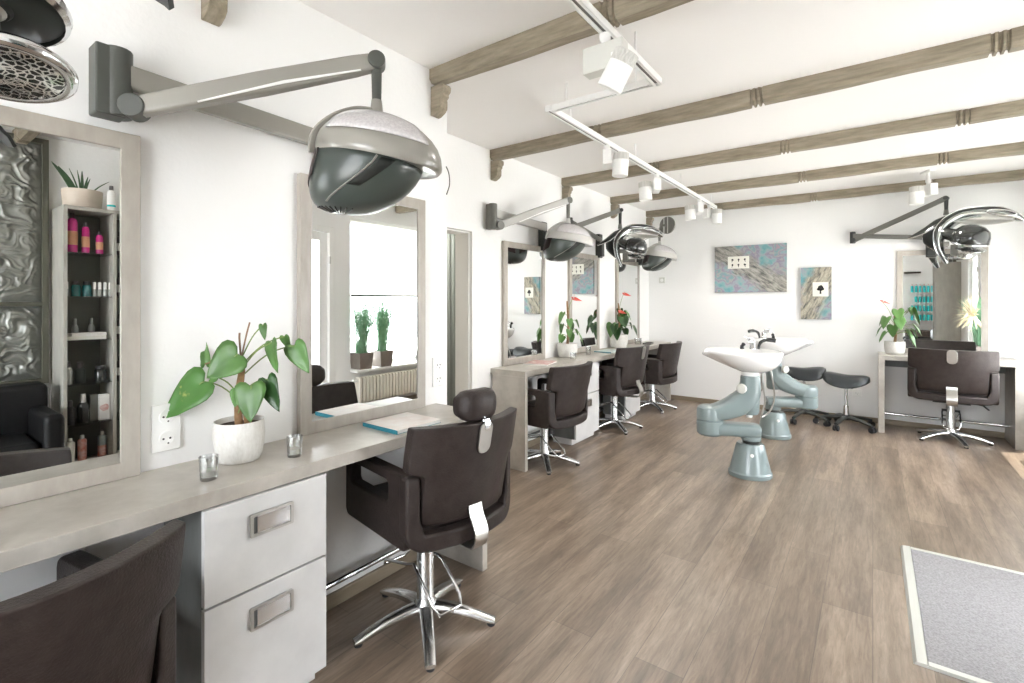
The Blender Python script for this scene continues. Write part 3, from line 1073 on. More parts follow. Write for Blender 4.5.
def hood(t, hub, yaw, grey):
    """hair dryer hood: pearl lens-shaped cap over a smoked bowl"""
    hx, hy, hz = hub
    rot = Matrix.Translation((hx, hy, hz)) @ Matrix.Rotation(yaw, 4, 'Z') @ Matrix.Rotation(R(3), 4, 'Y')

    def T(p):
        return rot @ V(p)
    A, B, H = .192, .165, .138
    zr = -.138                       # rim plane

    def cap_pt(phi, v, k=1.0):
        # v 0 rim .. 1 top ; the front (+x) is drawn out to a lip
        c, s = math.cos(phi), math.sin(phi)
        ext = 1.0 + (.14 * max(0, c) ** 2)
        q = math.cos(v * PI / 2) ** .95
        x = A * ext * c * q + .005 * (1 - v)
        y = B * s * q
        z = zr + (H * math.sin(v * PI / 2) ** 1.05) * k - .022 * c * (1 - v)
        return x, y, z
    mb = MB()
    n = 36
    rings = []
    for i in range(9):
        v = i / 8
        rings.append([T(cap_pt(2 * PI * j / n, v * .995)) for j in range(n)])
    # rolled rim back to the inside
    under = []
    for dz, sc in ((-.012, .995), (-.022, .96), (-.018, .90)):
        under.append([T((cap_pt(2 * PI * j / n, 0)[0] * sc, cap_pt(2 * PI * j / n, 0)[1] * sc, cap_pt(2 * PI * j / n, 0)[2] + dz)) for j in range(n)])
    mb.loft(list(reversed(under)) + rings)
    mb.build('hood_cap', grey, t, smooth=70)
    # frosted vent window on both flanks
    for s in (1, -1):
        w = MB()

        def wp(u, v):
            ph = s * R(-128 + 104 * u)
            lo = .20
            hi = .84 - .50 * abs(u - .45) ** 1.6 * 1.6
            vv = lo + (hi - lo) * v
            x, y, z = cap_pt(ph, vv)
            return T((x * 1.012, y * 1.012, z + .004))
        w.grid(wp, 18, 8)
        w.build('vent_window', M['ventwindow'], t, smooth=180, solid=.003)
    # hoop handle from the rear rim over to the post
    hp = MB()
    path = smoothpath([T((-.188, -.05, zr - .005)), T((-.172, -.065, zr + .055)), T((-.118, -.06, zr + .108)), T((-.055, -.035, zr + .142)), T((0, -.0, zr + .15))], 5)
    hp.strap(path, .024, .012, (0, -1, .35))
    hp.build('hoop_handle', grey, t, bevel=.004, smooth=60)
    # bowl
    bw = MB()
    a2, b3, dp = .172, .15, .182

    def bowl(phi, v):
        c, s = math.cos(phi), math.sin(phi)
        q = math.cos(v * PI / 2) ** .7
        x = a2 * c * q - .010 - .088 * math.sin(v * PI / 2) ** 1.3
        y = b3 * s * q
        z = zr - .006 - dp * math.sin(v * PI / 2) ** .95 + (.0 if c > 0 else .0) - .016 * c * (1 - v)
        return x, y, z
    rings = []
    for i in range(11):
        rings.append([T(bowl(2 * PI * j / n, i / 10 * .985)) for j in range(n)])
    bw.loft(rings)
    bw.build('smoked_bowl', M['visor'], t, smooth=180)
    # dark red heater panel low on the rear flank, grille under the bowl, bright seam
    for s in (1, -1):
        g = MB()

        def hp2(u, v):
            ph = s * R(-172 + 34 * u)
            x, y, z = bowl(ph, .02 + .40 * v * (1 - .3 * u))
            return T((x * 1.012 - .001, y * 1.015, z))
        g.grid(hp2, 8, 6)
        g.build('heater_panel', M['heater'], t, smooth=180, solid=.002)
    g = MB()
    for k in range(9):
        ph = R(-150 + 12 * k)
        g.tube([T(tuple(c * 1.01 for c in bowl(ph, .76)[:2]) + (bowl(ph, .76)[2] - .002,)), T(tuple(c * 1.01 for c in bowl(ph, .93)[:2]) + (bowl(ph, .93)[2] - .002,))], .0022, 6)
    g.build('grille', M['blackgloss'], t)
    sm = MB()
    sm.strap([T(tuple(c * 1.008 for c in bowl(R(-66 - 40 * (q / 8) ** 1.4), .05 + .62 * q / 8)[:2]) + (bowl(R(-66 - 40 * (q / 8) ** 1.4), .05 + .62 * q / 8)[2],)) for q in range(9)], .006, .003, (0, -1, 0))
    sm.build('seam', M['steel'], t)
    sl = MB()

    def slot(u, v):
        ph = R(-62 + 16 * u - 22 * v)
        x, y, z = bowl(ph, .06 + .34 * v)
        return T((x * 1.006, y * 1.006, z))
    sl.grid(slot, 8, 8)
    sl.build('air_slot', M['satinblack'], t, smooth=180, solid=.002)


def dryer(label, mount, rz, elbow, pivot, hubz, yaw, pale=False):
    t = thing('hood_dryer', label, 'hair dryer', mount, rz, 'wall mounted hood dryers')
    arm_parts(t, elbow, pivot, hubz, M['darkplastic'], M['paleplastic'] if pale else M['silverplastic'], M['midplastic'] if pale else M['deepgrey'])
    hood(t, (pivot[0], pivot[1], hubz), yaw, M['paleplastic'] if pale else M['silverplastic'])
    return t


dryer('large grey hood dryer on a folding arm, over the headrest chair', (X1, 1.202, 1.905), 0, (.07, -.722, -.02), (.545, -.165, .175), -.0, R(33))
dryer('pale grey hood dryer in front of the near recess mirror', (X2, 3.79, 1.925), 0, (.07, -.785, -.02), (.335, -.07, .24), .035, R(36), True)
t = dryer('pale grey hood dryer at the far end of the recess with a striped round disc on its arm', (X2, 6.10, 1.925), 0, (.07, -.60, .06), (.335, -.12, .24), .06, R(36), True)
t['label'] = 'pale grey hood dryer at the recess far end, with a striped grey disc'
dk = MB()
cdx, cdy, cdz = .42, -.09, .30
dk.tube([(cdx, cdy - .012, cdz), (cdx + .006, cdy + .012, cdz)], .105, 32)
dko = dk.build('arm_disc', M['midplastic'], t, bevel=.004)
st = MB()
for k in (-.035, .012, .05):
    hh = math.sqrt(.10 ** 2 - k * k)
    st.b(cdx + k - .004, cdx + k + .004, cdy - .020, cdy - .010, cdz - hh, cdz + hh)
st.build('disc_stripe', M['offwhite'], t)
ap = MB()
ap.strap([(.335, -.12, .25), (.36, -.11, .30), (cdx, cdy, cdz)], .03, .02, (0, 0, 1))
ap.build('disc_bracket', M['midplastic'], t)


# ------------------------------------------------------------------ climazons: black radiant dryers with crescent wings
def climazon(label, mount, rz, elbow, pivot, hubz, yaw, head_dir=1, scale=1.0, refl=True):
    # refl=False: only the folding arm, the caller adds the visible head
    t = thing('radiant_dryer', label, 'hair dryer', mount, rz, 'black radiant wing dryers')
    arm_parts(t, elbow, pivot, hubz, M['darkplastic'], M['midplastic'], M['darkplastic'], True)
    if not refl:
        return t
    fr = Matrix.Translation((pivot[0], pivot[1], hubz)) @ Matrix.Rotation(yaw, 4, 'Z') @ Matrix.Scale(scale, 4)

    def T(x, y, z):
        return fr @ V((x, y, z))

    def wing(name, path, widths, side, mat, rim=True, cup=.25, beta=0.0, cen=(.12, -.05, -.26), liner=None):
        pts = smoothpath([T(*p) for p in path], 5)
        n = len(pts)
        ws = []
        for i in range(n):
            q = i / (n - 1) * (len(widths) - 1)
            k = min(int(q), len(widths) - 2)
            ws.append((widths[k] + (widths[k + 1] - widths[k]) * (q - k)) * scale)
        sd = (fr.to_3x3() @ V(side)).normalized()
        mb = MB()
        rings = []
        edge1, edge2, inner = [], [], []
        for i in range(n):
            tg = (pts[min(n - 1, i + 1)] - pts[max(0, i - 1)]).normalized()
            s = (sd - tg * sd.dot(tg)).normalized()
            if beta:
                inw = (T(*cen) - pts[i])
                inw = (inw - tg * inw.dot(tg))
                inw = (inw - s * inw.dot(s)).normalized()
                s = (s * math.cos(beta) + inw * math.sin(beta)).normalized()
            nn = tg.cross(s).normalized()
            ring = []
            m2 = 8
            for j in range(m2 + 1):
                u = -1 + 2 * j / m2
                ring.append(pts[i] + s * (u * ws[i] / 2) + nn * (cup * ws[i] * (u * u - .5)))
            th = .010 * scale
            back = [p + nn * th for p in reversed(ring)]
            inner.append([p - nn * .002 for p in ring[1:-1]] if liner else None)
            edge1.append(ring[0] + nn * th * .5)
            edge2.append(ring[-1] + nn * th * .5)
            rings.append(ring + back)
        mb.loft(rings)
        o = mb.build(name, mat, t, smooth=50)
        if liner:
            lb = MB()
            lb.loft(inner, cap=False, close=False)
            lb.build('inner_liner', liner, o, smooth=180, solid=.002)
        if rim:
            e = MB()
            e.tube(edge1, .0055 * scale, 8)
            e.tube(edge2, .0055 * scale, 8)
            e.build('chrome_rim', M['chrome'], o)
        return o
    # long wing: from low in front, up over the hub and out to the far side
    LW = [(.0, -.10, -.49), (-.045, -.10, -.34), (-.04, -.085, -.20), (.025, -.06, -.10)] if refl else [(.02, -.06, -.03)]
    wing('long_wing', LW + [(.12, -.04, -.04), (.25, -.03, -.03), (.38, -.03, -.045), (.49, -.03, -.085), (.54, -.03, -.11)], [.03, .10, .15, .17, .17, .17, .15, .09, .015], (0, 1, 0), M['blackgloss'], beta=R(42), liner=M['darkchrome'])
    # chrome underside with the oval loop near the tip
    if refl:
      ov = MB()
      pts = []
      for i in range(25):
          a = 2 * PI * i / 24
          pts.append(T(.38 + .10 * math.cos(a), -.105 + .0 * math.cos(a), -.03 + .026 * math.sin(a) - .022 * math.cos(a)))
      ov.tube(pts, .006 * scale, 8, cap=False)
      ov.build('oval_loop', M['chrome'], t)
      sh = MB()
      sh.grid(lambda u, v: T(.02 + .46 * u, -.085 + .05 * math.sin(PI * v), -.035 + .045 * math.sin(PI * u) - .12 * v * math.sin(PI * (u * .8 + .1)) - .04 * u), 20, 8)
      sh.build('chrome_reflector', M['steel'], t, smooth=180, solid=.004)
    # short wing pointing the other way
    wing('short_wing', [(.03, .02, -.01), (-.07, .0, -.055), (-.18, -.01, -.14), (-.30, -.02, -.21)], [.11, .14, .11, .012], (0, 1, .5), M['blackgloss'])
    # back wing hanging down behind
    if refl:
      wing('back_wing', [(-.01, .05, -.03), (-.09, .08, -.12), (-.11, .09, -.25), (-.04, .06, -.37)], [.10, .18, .17, .04], (1, .5, 0), M['darkplastic'])
    # head: round heat disc on a thick stalk
    st = MB()
    st.tube([T(-.06, -.06, -.17), T(.03, -.10, -.21), T(.12, -.13, -.25)], [.05 * scale, .06 * scale, .07 * scale], 16)
    st.build('head_stalk', M['blackgloss'], t)
    hc = V(T(.16, -.14, -.27))
    ax = (fr.to_3x3() @ V((.18, -.35, 1))).normalized()
    hd = MB()
    hd.lathe([(0, -.06 * scale), (.09 * scale, -.058 * scale), (.125 * scale, -.042 * scale), (.142 * scale, -.01 * scale), (.141 * scale, .03 * scale), (.128 * scale, .08 * scale), (.09 * scale, .12 * scale), (.04 * scale, .139 * scale), (0, .142 * scale)], hc, 32, axis=ax)
    ho = hd.build('heat_head', M['blackgloss'], t, smooth=70)
    rg = MB()
    rg.lathe([(.130 * scale, -.045 * scale), (.146 * scale, -.03 * scale), (.146 * scale, -.02 * scale), (.13 * scale, -.03 * scale), (.130 * scale, -.045 * scale)], hc, 32, axis=ax, cap=False)
    rg.build('head_rim', M['chrome'], ho)
    rd = MB()
    rd.lathe([(0, -.118 * scale), (.085 * scale, -.114 * scale), (.096 * scale, -.106 * scale), (.114 * scale, -.10 * scale), (.116 * scale, -.094 * scale), (.05 * scale, -.085 * scale), (.03 * scale, -.055 * scale), (.0, -.055 * scale)], hc + (fr.to_3x3() @ V((.02, 0, 0))), 32, axis=ax)
    rd.build('radiant_plate', M['cracked'], t, smooth=40)
    fit = MB()
    fit.box(T(.05, -.09, -.36), (.05, .05, .10))
    fit.box(T(.09, -.09, -.42), (.13, .03, .03))
    fit.box(T(-.01, -.09, -.30), (.12, .04, .04))
    fit.build('control_fitting', M['midplastic'], t, bevel=.006)
    return t


climazon('black wing radiant dryer in the middle of the recess between two pale hoods', (X2, 4.94, 1.94), 0, (.06, -.70, .10), (.36, -.19, .29), .10, R(36), scale=.80)
climazon('black wing radiant dryer on the far wall over the short counter', (.466, YF, 1.905), -PI / 2, (.05, -.64, .06), (.31, .095, .365), .205, R(90), scale=.95)
t = climazon('black radiant dryer with a cracked chrome plate cut off at the top left corner', (X1, -.42, 2.02), 0, (.06, .05, .10), (.375, .57, .20), .02, R(36), scale=.9, refl=False)

def W(x, y, z):
    return V((x - X1, y + .42, z - 2.02))


ax1 = V((-.20, .03, 1)).normalized()
ax2 = V((-.26, .02, 1)).normalized()
h1, h2 = W(-1.200, .137, 1.798), W(-1.192, .168, 1.690)
hd = MB()
hd.lathe([(0, -.012), (.035, -.012), (.04, -.006), (.10, -.004), (.108, .002), (.11, .02), (.095, .05), (.06, .07), (0, .078)], h1, 40, axis=ax1)
ho = hd.build('heat_head', M['satinblack'], t, smooth=40)
rg = MB()
rg.lathe([(.106, -.010), (.114, -.004), (.116, .006), (.110, .012), (.106, .0), (.106, -.010)], h1, 40, axis=ax1, cap=False)
rg.build('head_rim', M['chrome'], ho)
ln = MB()
ln.lathe([(0, -.020), (.026, -.018), (.032, -.012), (0, -.010)], h1, 24, axis=ax1)
ln.build('lens', M['steel'], ho)
rd = MB()
rd.lathe([(0, -.006), (.07, -.004), (.076, .0), (.07, .012), (0, .014)], h2, 40, axis=ax2)
rp = rd.build('radiant_plate', M['cracked'], t, smooth=40)
rg = MB()
rg.lathe([(.074, -.004), (.082, -.006), (.091, .0), (.092, .010), (.085, .018), (.074, .006), (.074, -.004)], h2, 40, axis=ax2, cap=False)
rg.build('plate_rim', M['chrome'], rp, smooth=60)
st = MB()
st.tube([h2 + ax2 * .01, (h1 + h2) / 2 + V((-.05, 0, 0)), h1], .02, 12)
st.tube([h1 + ax1 * .06, h1 + V((-.12, .02, .12)), V((.375, .57, .06))], .022, 12)
st.build('head_stalk', M['darkplastic'], t)
wg = MB()
pts = smoothpath([W(-1.22, .12, 1.93), W(-1.18, .22, 1.965), W(-1.13, .31, 1.935), W(-1.088, .375, 1.872)], 6)
wg.strap(pts, [.05 + .012 * (i % 2) if i < len(pts) - 2 else .035 for i in range(len(pts))], .012, (.8, -.5, .3))
wg.build('ribbed_wing', M['darkplastic'], t, smooth=40)
# ------------------------------------------------------------------ wash basins (local: neck rest towards -x, origin at the foot)
def basin(label, loc, rz, flip):
    t = thing('wash_basin', label, 'wash basin', loc, rz, 'shampoo wash basins')
    f = -1 if flip else 1
    ft = MB()
    ft.lathe([(0, 0), (.147, 0), (.151, .008), (.151, .03), (.143, .038), (.141, .045), (.113, .16), (.098, .225), (.088, .24), (0, .24)], n=36, sx=1.0, sy=.92)
    ft.build('foot', M['basinblue'], t, smooth=35)
    MB().lathe([(0, 0), (.012, 0), (.012, .008), (0, .01)], (f * -.01, -.112, .175), 14, axis=(0, -1, .2)).build('foot_screw', M['white'], t)
    MB().lathe([(0, 0), (.062, 0), (.062, .05), (0, .05)], (f * .01, 0, .235), 24).build('pivot', M['darkplastic'], t)

    def slab(path, w, h, name):
        rings = []
        pts = smoothpath(path, 5)
        n = len(pts)
        ws, hs = [], []
        for i in range(n):
            q = i / (n - 1) * (len(w) - 1)
            k = min(int(q), len(w) - 2)
            ws.append(w[k] + (w[k + 1] - w[k]) * (q - k))
            hs.append(h[k] + (h[k + 1] - h[k]) * (q - k))
        for i in range(n):
            tg = (pts[min(n - 1, i + 1)] - pts[max(0, i - 1)]).normalized()
            s = V((0, 1, 0))
            nn = tg.cross(s).normalized()
            ring = []
            for j in range(20):
                a = 2 * PI * j / 20
                c, q = math.cos(a), math.sin(a)
                ring.append(pts[i] + s * (ws[i] / 2 * math.copysign(abs(c) ** .55, c)) + nn * (hs[i] / 2 * math.copysign(abs(q) ** .55, q)))
            rings.append(ring)
        return MB().loft(rings).build(name, M['basinblue'], t, smooth=60)
    # lower arm, elbow block, upper arm sweeping up to the column
    lo = MB()
    lo.tube([(f * .005, 0, .335), (f * .005, 0, .26)], .070, 24)
    slab([(f * .062, 0, .335), (f * .0, 0, .335), (f * -.15, 0, .335), (f * -.28, 0, .335)], [.155, .165, .16, .165], [.08, .095, .095, .10], 'lower_arm')
    lo.build('lower_arm_hub', M['basinblue'], t, bevel=.01)
    el = MB()
    el.lathe([(0, .285), (.08, .285), (.094, .30), (.096, .33), (.096, .395), (.09, .398), (.09, .402), (.096, .405), (.096, .465), (.09, .49), (.07, .502), (0, .505)], (f * -.28, 0, 0), 28, sx=1.0, sy=1.0)
    el.build('elbow', M['basinblue'], t, smooth=35)
    slab([(f * -.29, 0, .452), (f * -.20, 0, .468), (f * -.09, 0, .52), (f * -.02, 0, .585), (f * .0, 0, .67), (f * .0, 0, .735)], [.185, .175, .16, .145, .14, .135], [.095, .13, .165, .16, .135, .125], 'upper_arm')
    web = MB()
    web.lathe([(0, .455), (.052, .455), (.061, .468), (.064, .51), (.066, .735), (.06, .742), (0, .744)], (f * .0, 0, 0), 24)
    web.build('column', M['basinblue'], t, smooth=35)
    kn = MB()
    kn.lathe([(0, 0), (.013, 0), (.013, .025), (.034, .03), (.036, .055), (.03, .062), (0, .064)], (f * -.055, -.05, .655), 16, axis=(-f * .5, -1, 0))
    kn.build('tilt_knob', M['offwhite'], t, bevel=.003)
    pg = MB()
    pg.lathe([(0, -.03), (.022, -.03), (.024, .0), (0, 0)], (f * -.01, -.02, .465), 14)
    pg.build('drain_cap', M['white'], t)
    nk = MB()
    nk.lathe([(0, .738), (.058, .738), (.058, .765), (.075, .79), (0, .79)], (f * .0, 0, 0), 24)
    nk.build('bowl_collar', M['white'], t, smooth=35)
    # bowl: shell lofted round, neck rest drawn out and up at -x
    nb = 40

    def bp(j, v, inner):
        a = 2 * PI * j / nb
        c, s = math.cos(a), math.sin(a)
        # outline of the rim
        rx = .215 if c > 0 else .335
        ry = .215 - (.055 * max(0, -c) ** 2)
        x = rx * math.copysign(abs(c) ** .85, c)
        y = ry * math.copysign(abs(s) ** .8, s)
        zr = .925 + .008 * max(0, -c) ** 2 - .0 * c
        # neck dip
        if c < -.80:
            zr -= .030 * ((-c - .80) / .20) ** 1.2 * max(0, 1 - (y / .09) ** 2)
        bx = .02
        if inner:
            q = (1 - v * .96) ** .55 if v < 1 else 0
            px = bx + (x * .90 - bx) * q
            py = y * .90 * q
            pz = zr - .002 - .115 * v ** .8
        else:
            q = (1 - .42 * v ** 3.2 - .12 * v) if c > 0 else (1 - .72 * v ** 1.05 * (-c) - (.42 * v ** 3.2 + .12 * v) * (1 + c))
            px = bx + (x - bx) * q
            py = y * q
            pz = zr - .012 - (zr - .012 - .775) * v ** .95
        return V((f * px, py, pz))
    rings = []
    for v in (1, .85, .65, .45, .25, .1, 0):
        rings.append([bp(j, v, False) for j in range(nb)])
    rim = []
    for j in range(nb):
        o, i2 = bp(j, 0, False), bp(j, 0, True)
        rim.append((o + i2) / 2 + V((0, 0, .012)))
    rings.append(rim)
    for v in (0, .15, .35, .6, .85, 1):
        rings.append([bp(j, v, True) for j in range(nb)])
    MB().loft(rings).build('bowl', M['porcelain'], t, smooth=180)
    # mixer tap, lever, hand shower and hose on the back of the rim
    tp = MB()
    tp.lathe([(0, 0), (.026, 0), (.026, .008), (.022, .012), (.022, .06), (.018, .068), (0, .07)], (f * .05, .155, .925), 18)
    tp.tube([(f * .05, .155, .975), (f * .02, .11, 1.0), (f * .0, .075, .985)], [.012, .011, .010], 12)
    tp.build('mixer_tap', M['chrome'], t, smooth=50)
    lv = MB()
    lv.tube(smoothpath([(f * .05, .155, .985), (f * .045, .15, 1.005), (f * -.01, .13, 1.018)], 3), [.009] * 6 + [.007], 10)
    lv.build('tap_lever', M['chrome'], t)
    sh = MB()
    sh.tube(smoothpath([(f * .09, .15, .925), (f * .095, .15, .955), (f * .11, .14, .985), (f * .15, .12, 1.0), (f * .20, .10, .995)], 4), [.010] * 6 + [.012] * 6 + [.016] * 5, 12)
    sh.build('hand_shower', M['blackgloss'], t)
    kb = MB()
    kb.tube([(f * -.03, .135, .925), (f * -.03, .135, .955)], [.016, .012], 14)
    kb.tube([(f * -.03, .135, .95), (f * -.02, .12, .965)], [.010, .015], 12)
    kb.build('stop_valve', M['rubber'], t)
    hs = MB()
    hs.tube(smoothpath([(f * .085, .0, .79), (f * .09, .0, .67), (f * .105, .02, .55), (f * .09, .04, .45), (f * .10, .08, .42), (f * .16, .09, .47), (f * .185, .08, .58), (f * .165, .05, .70), (f * .15, .04, .80)], 6), .0062, 8)
    hs.build('shower_hose', M['steel'], t)
    return t


basin('white wash basin on a blue grey swing arm stand, nearer of the two', (-.738, 4.01, 0), R(22), False)
basin('white wash basin on a blue grey swing arm stand, farther one beside the saddle stools', (-.765, 5.28, 0), R(22), True)


# ------------------------------------------------------------------ saddle stools
def stool(label, loc, rz, hgt, la=.35):
    t = thing('saddle_stool', label, 'stool', loc, rz, 'black saddle stools')

    rings = []
    ns = 19
    for i in range(ns):
        u = -1 + 2 * i / (ns - 1)
        e = max(.06, (1 - abs(u) ** 3.2)) ** .5
        x = .205 * u
        zc = .478 + .034 * u * u + .012 * max(0, u)
        hh = .052 * e + .006
        hw = (.105 + .065 * (.5 + .5 * math.sin(PI * (u * .5 + .05)))) * e
        ring = []
        for j in range(24):
            a = 2 * PI * j / 24
            c, q = math.cos(a), math.sin(a)
            y = hw * math.copysign(abs(c) ** .8, c)
            z = zc + hh * math.copysign(abs(q) ** .85, q) - .055 * (abs(c) ** 3) * (1 - .4 * u * u)
            ring.append(V((x, y, z + hgt)))
        rings.append(ring)
    MB().loft(rings).build('saddle_seat', M['greyleather'], t, smooth=180, subsurf=1)
    MB().b(-.07, .07, -.06, .06, .405 + hgt, .425 + hgt).build('seat_plate', M['rubber'], t, bevel=.004)
    g = MB()
    g.tube([(0, 0, .11), (0, 0, .415 + hgt)], .0145, 16)
    g.tube([(0, 0, .10), (0, 0, .22)], .024, 16)
    g.build('gas_column', M['chrome'], t, bevel=.002)
    MB().lathe([(0, .075), (.04, .075), (.042, .11), (.03, .125), (0, .127)], n=18).build('hub', M['rubber'], t, bevel=.002)
    for k in range(5):
        a = k * 2 * PI / 5 + la
        d = V((math.cos(a), math.sin(a), 0))
        lg = MB().tube([d * .02 + V((0, 0, .10)), d * .15 + V((0, 0, .092)), d * .265 + V((0, 0, .068))], [.026, .022, .017], 10, flat=.75).build('base_leg', M['darkplastic'], t)
        cs = MB()
        n = V((-d.y, d.x, 0))
        c = d * .265
        for s in (-1, 1):
            p = c + n * (s * .016) + V((0, 0, .027))
            cs.tube([p - n * .008, p + n * .008], .027, 16)
        cs.tube([c + V((0, 0, .03)), c + V((0, 0, .07))], .010, 10)
        cs.build('caster', M['rubber'], lg, bevel=.002)
    return t


stool('dark grey saddle stool beside the short far wall counter', (-.222, 6.12, 0), R(172), .0, R(10))
stool('dark grey saddle stool half hidden behind the farther wash basin', (-.60, 6.17, 0), R(18), .035)
# ------------------------------------------------------------------ plants
HEART = [(.0, .0), (.16, -.115), (.33, -.13), (.46, -.03), (.50, .12), (.46, .32), (.36, .52), (.22, .74), (.09, .90), (0, 1.0)]


def leaf(parent, base, tip, width, up, mat, attach=None, stem_mat=None, droop=.12, fold=.25, name='leaf'):
    """heart leaf from base (sinus) to tip; up = which way its upper face looks; attach = where its petiole starts"""
    base, tip = V(base), V(tip)
    d = tip - base
    L = d.length
    ax = d.normalized()
    upv = V(up)
    side = ax.cross(upv).normalized()
    nrm = side.cross(ax).normalized()
    mb = MB()
    n = len(HEART)

    def pt(x, y):
        return base + side * (x * width) + ax * (y * L) + nrm * (-droop * L * y * y + fold * width * abs(x) * (1 - .8 * abs(x)) + .018 * L * math.sin(y * 8 + x * 4))
    cen = [mb.bm.verts.new(pt(0, i / (n - 1))) for i in range(n)]
    for s in (-1, 1):
        prev = cen
        for frac in (.35, .7, 1.0):
            row = []
            for i in range(n):
                hx, hy = HEART[i]
                if i in (0, n - 1):
                    row.append(cen[i])
                else:
                    cy = i / (n - 1)
                    row.append(mb.bm.verts.new(pt(s * hx * frac, cy + (hy - cy) * frac)))
            for i in range(n - 1):
                vs = []
                for q in (prev[i], row[i], row[i + 1], prev[i + 1]):
                    if q not in vs:
                        vs.append(q)
                if len(vs) >= 3:
                    mb.face(vs)
            prev = row
    o = mb.build(name, mat, parent, smooth=180, solid=.0012)
    if attach is not None:
        a = V(attach)
        mid = (a + base) / 2 + V((0, 0, .12 * (base - a).length))
        MB().tube(smoothpath([a, mid, base, base + ax * L * .15 - nrm * .002], 4), .0024, 6).build('leaf_stem', stem_mat or M['stem'], o)
    return o


def pot(parent, r, h, mat=None, ribs=True):
    n = 48
    prof = [(0, 0), (.72, 0), (.80, .015), (.90, .15), (.97, .40), (1.0, .65), (.99, .90), (.97, 1.0), (.93, 1.0), (.92, .9), (.90, .84), (0, .84)]
    mb = MB()
    rings = []
    for q, z in prof[:8]:
        rings.append([V(((q * r) * math.cos(2 * PI * j / n) * (1 + (.012 * math.cos(12 * 2 * PI * j / n) if ribs and .1 < z < .9 else 0)), (q * r) * math.sin(2 * PI * j / n) * (1 + (.012 * math.cos(12 * 2 * PI * j / n) if ribs and .1 < z < .9 else 0)), z * h)) for j in range(n)])
    for q, z in prof[8:]:
        rings.append([V((max(q * r, 1e-4) * math.cos(2 * PI * j / n), max(q * r, 1e-4) * math.sin(2 * PI * j / n), z * h)) for j in range(n)])
    mb.loft(rings)
    o = mb.build('pot', mat or M['pot'], parent, smooth=50)
    MB().lathe([(0, .80 * h), (.905 * r, .80 * h), (.905 * r, .87 * h), (.6 * r, .885 * h), (0, .89 * h)], n=24).build('soil', M['soil'], parent)
    return o


# the big anthurium on the near counter: leaves set one by one
pl = (-1.735, .80)
t = thing('potted_anthurium', 'anthurium with large heart leaves in a white pot on the near counter', 'plant', (pl[0], pl[1], CZ), 0, 'potted anthuriums')
pot(t, .078, .135)
Rv = V((math.cos(R(36.25)), math.sin(R(36.25)), 0))      # across the plant, along the counter's view
Fv = V((-math.sin(R(36.25)), math.cos(R(36.25)), 0))


def L3(a, z, d=0.0):
    """point of the plant: a across, z above the counter, d in depth"""
    return Rv * a + Fv * d + V((0, 0, z))


tr = MB()
tr.tube(smoothpath([L3(.0, .10), L3(-.004, .20), L3(.008, .30), L3(.006, .345)], 4), [.013, .013, .013, .012, .013, .012, .012, .011, .011, .010, .009, .008, .006], 10)
tr.tube(smoothpath([L3(.022, .10, .01), L3(.015, .17, .005), L3(.006, .22)], 4), .008, 8)
tr.tube(smoothpath([L3(.035, .105, -.01), L3(.042, .13, -.01)], 3), .008, 8)
tr.build('plant_stem', M['trunk'], t)
UPF = -Fv + V((0, 0, .55))
# base(a, z, d), tip(a, z, d), width, up, material, attach
for bs, tp, w, up, mt, at in [
    ((-.088, .272, -.05), (-.205, .163, -.09), .140, UPF + Rv * -.1, 'leaf_blotch', (.0, .20, 0)),
    ((.022, .362, -.05), (-.068, .29, -.08), .130, UPF + Rv * .2, 'leaf', (.006, .33, 0)),
    ((-.128, .322, .02), (-.136, .425, .02), .034, UPF + Rv * .5, 'leaf', (.002, .33, 0)),
    ((.120, .398, -.02), (.145, .30, -.05), .072, UPF + Rv * -.9, 'leaf', (.004, .30, 0)),
    ((.178, .385, .02), (.232, .292, .0), .078, UPF + Rv * -.3, 'leaf_fresh', (.006, .28, 0)),
    ((.066, .258, -.05), (.078, .146, -.085), .100, UPF + Rv * .1, 'leaf', (.002, .16, -.01)),
    ((.105, .275, -.02), (.152, .172, -.05), .076, UPF + Rv * -.4, 'leaf_dark', (.006, .22, 0)),
    ((.065, .455, .03), (.080, .405, .01), .028, UPF, 'leaf', (.006, .34, 0)),
    ((.012, .240, -.03), (.012, .188, -.05), .045, UPF + Rv * .4, 'leaf_fresh', (.0, .18, 0)),
    ((-.060, .285, -.03), (-.092, .262, -.03), .030, UPF, 'leaf_fresh', (-.002, .22, 0)),
    ((.135, .415, .04), (.148, .365, .05), .04, UPF + Rv * -.4, 'leaf_fresh', (.006, .32, 0)),
]:
    leaf(t, L3(*bs), L3(*tp), w, up, M[mt], L3(*at), M['stem'] if bs[0] > -.1 else M['stem_red'])
sp = MB()
sp.tube(smoothpath([L3(.006, .34), L3(.018, .42, .01), L3(.030, .465, .01)], 4), .003, 6)
sp.tube([L3(.006, .34), L3(.0, .415), L3(.001, .43)], .0035, 6)
sp.build('flower_stalk', M['stem_red'], t)


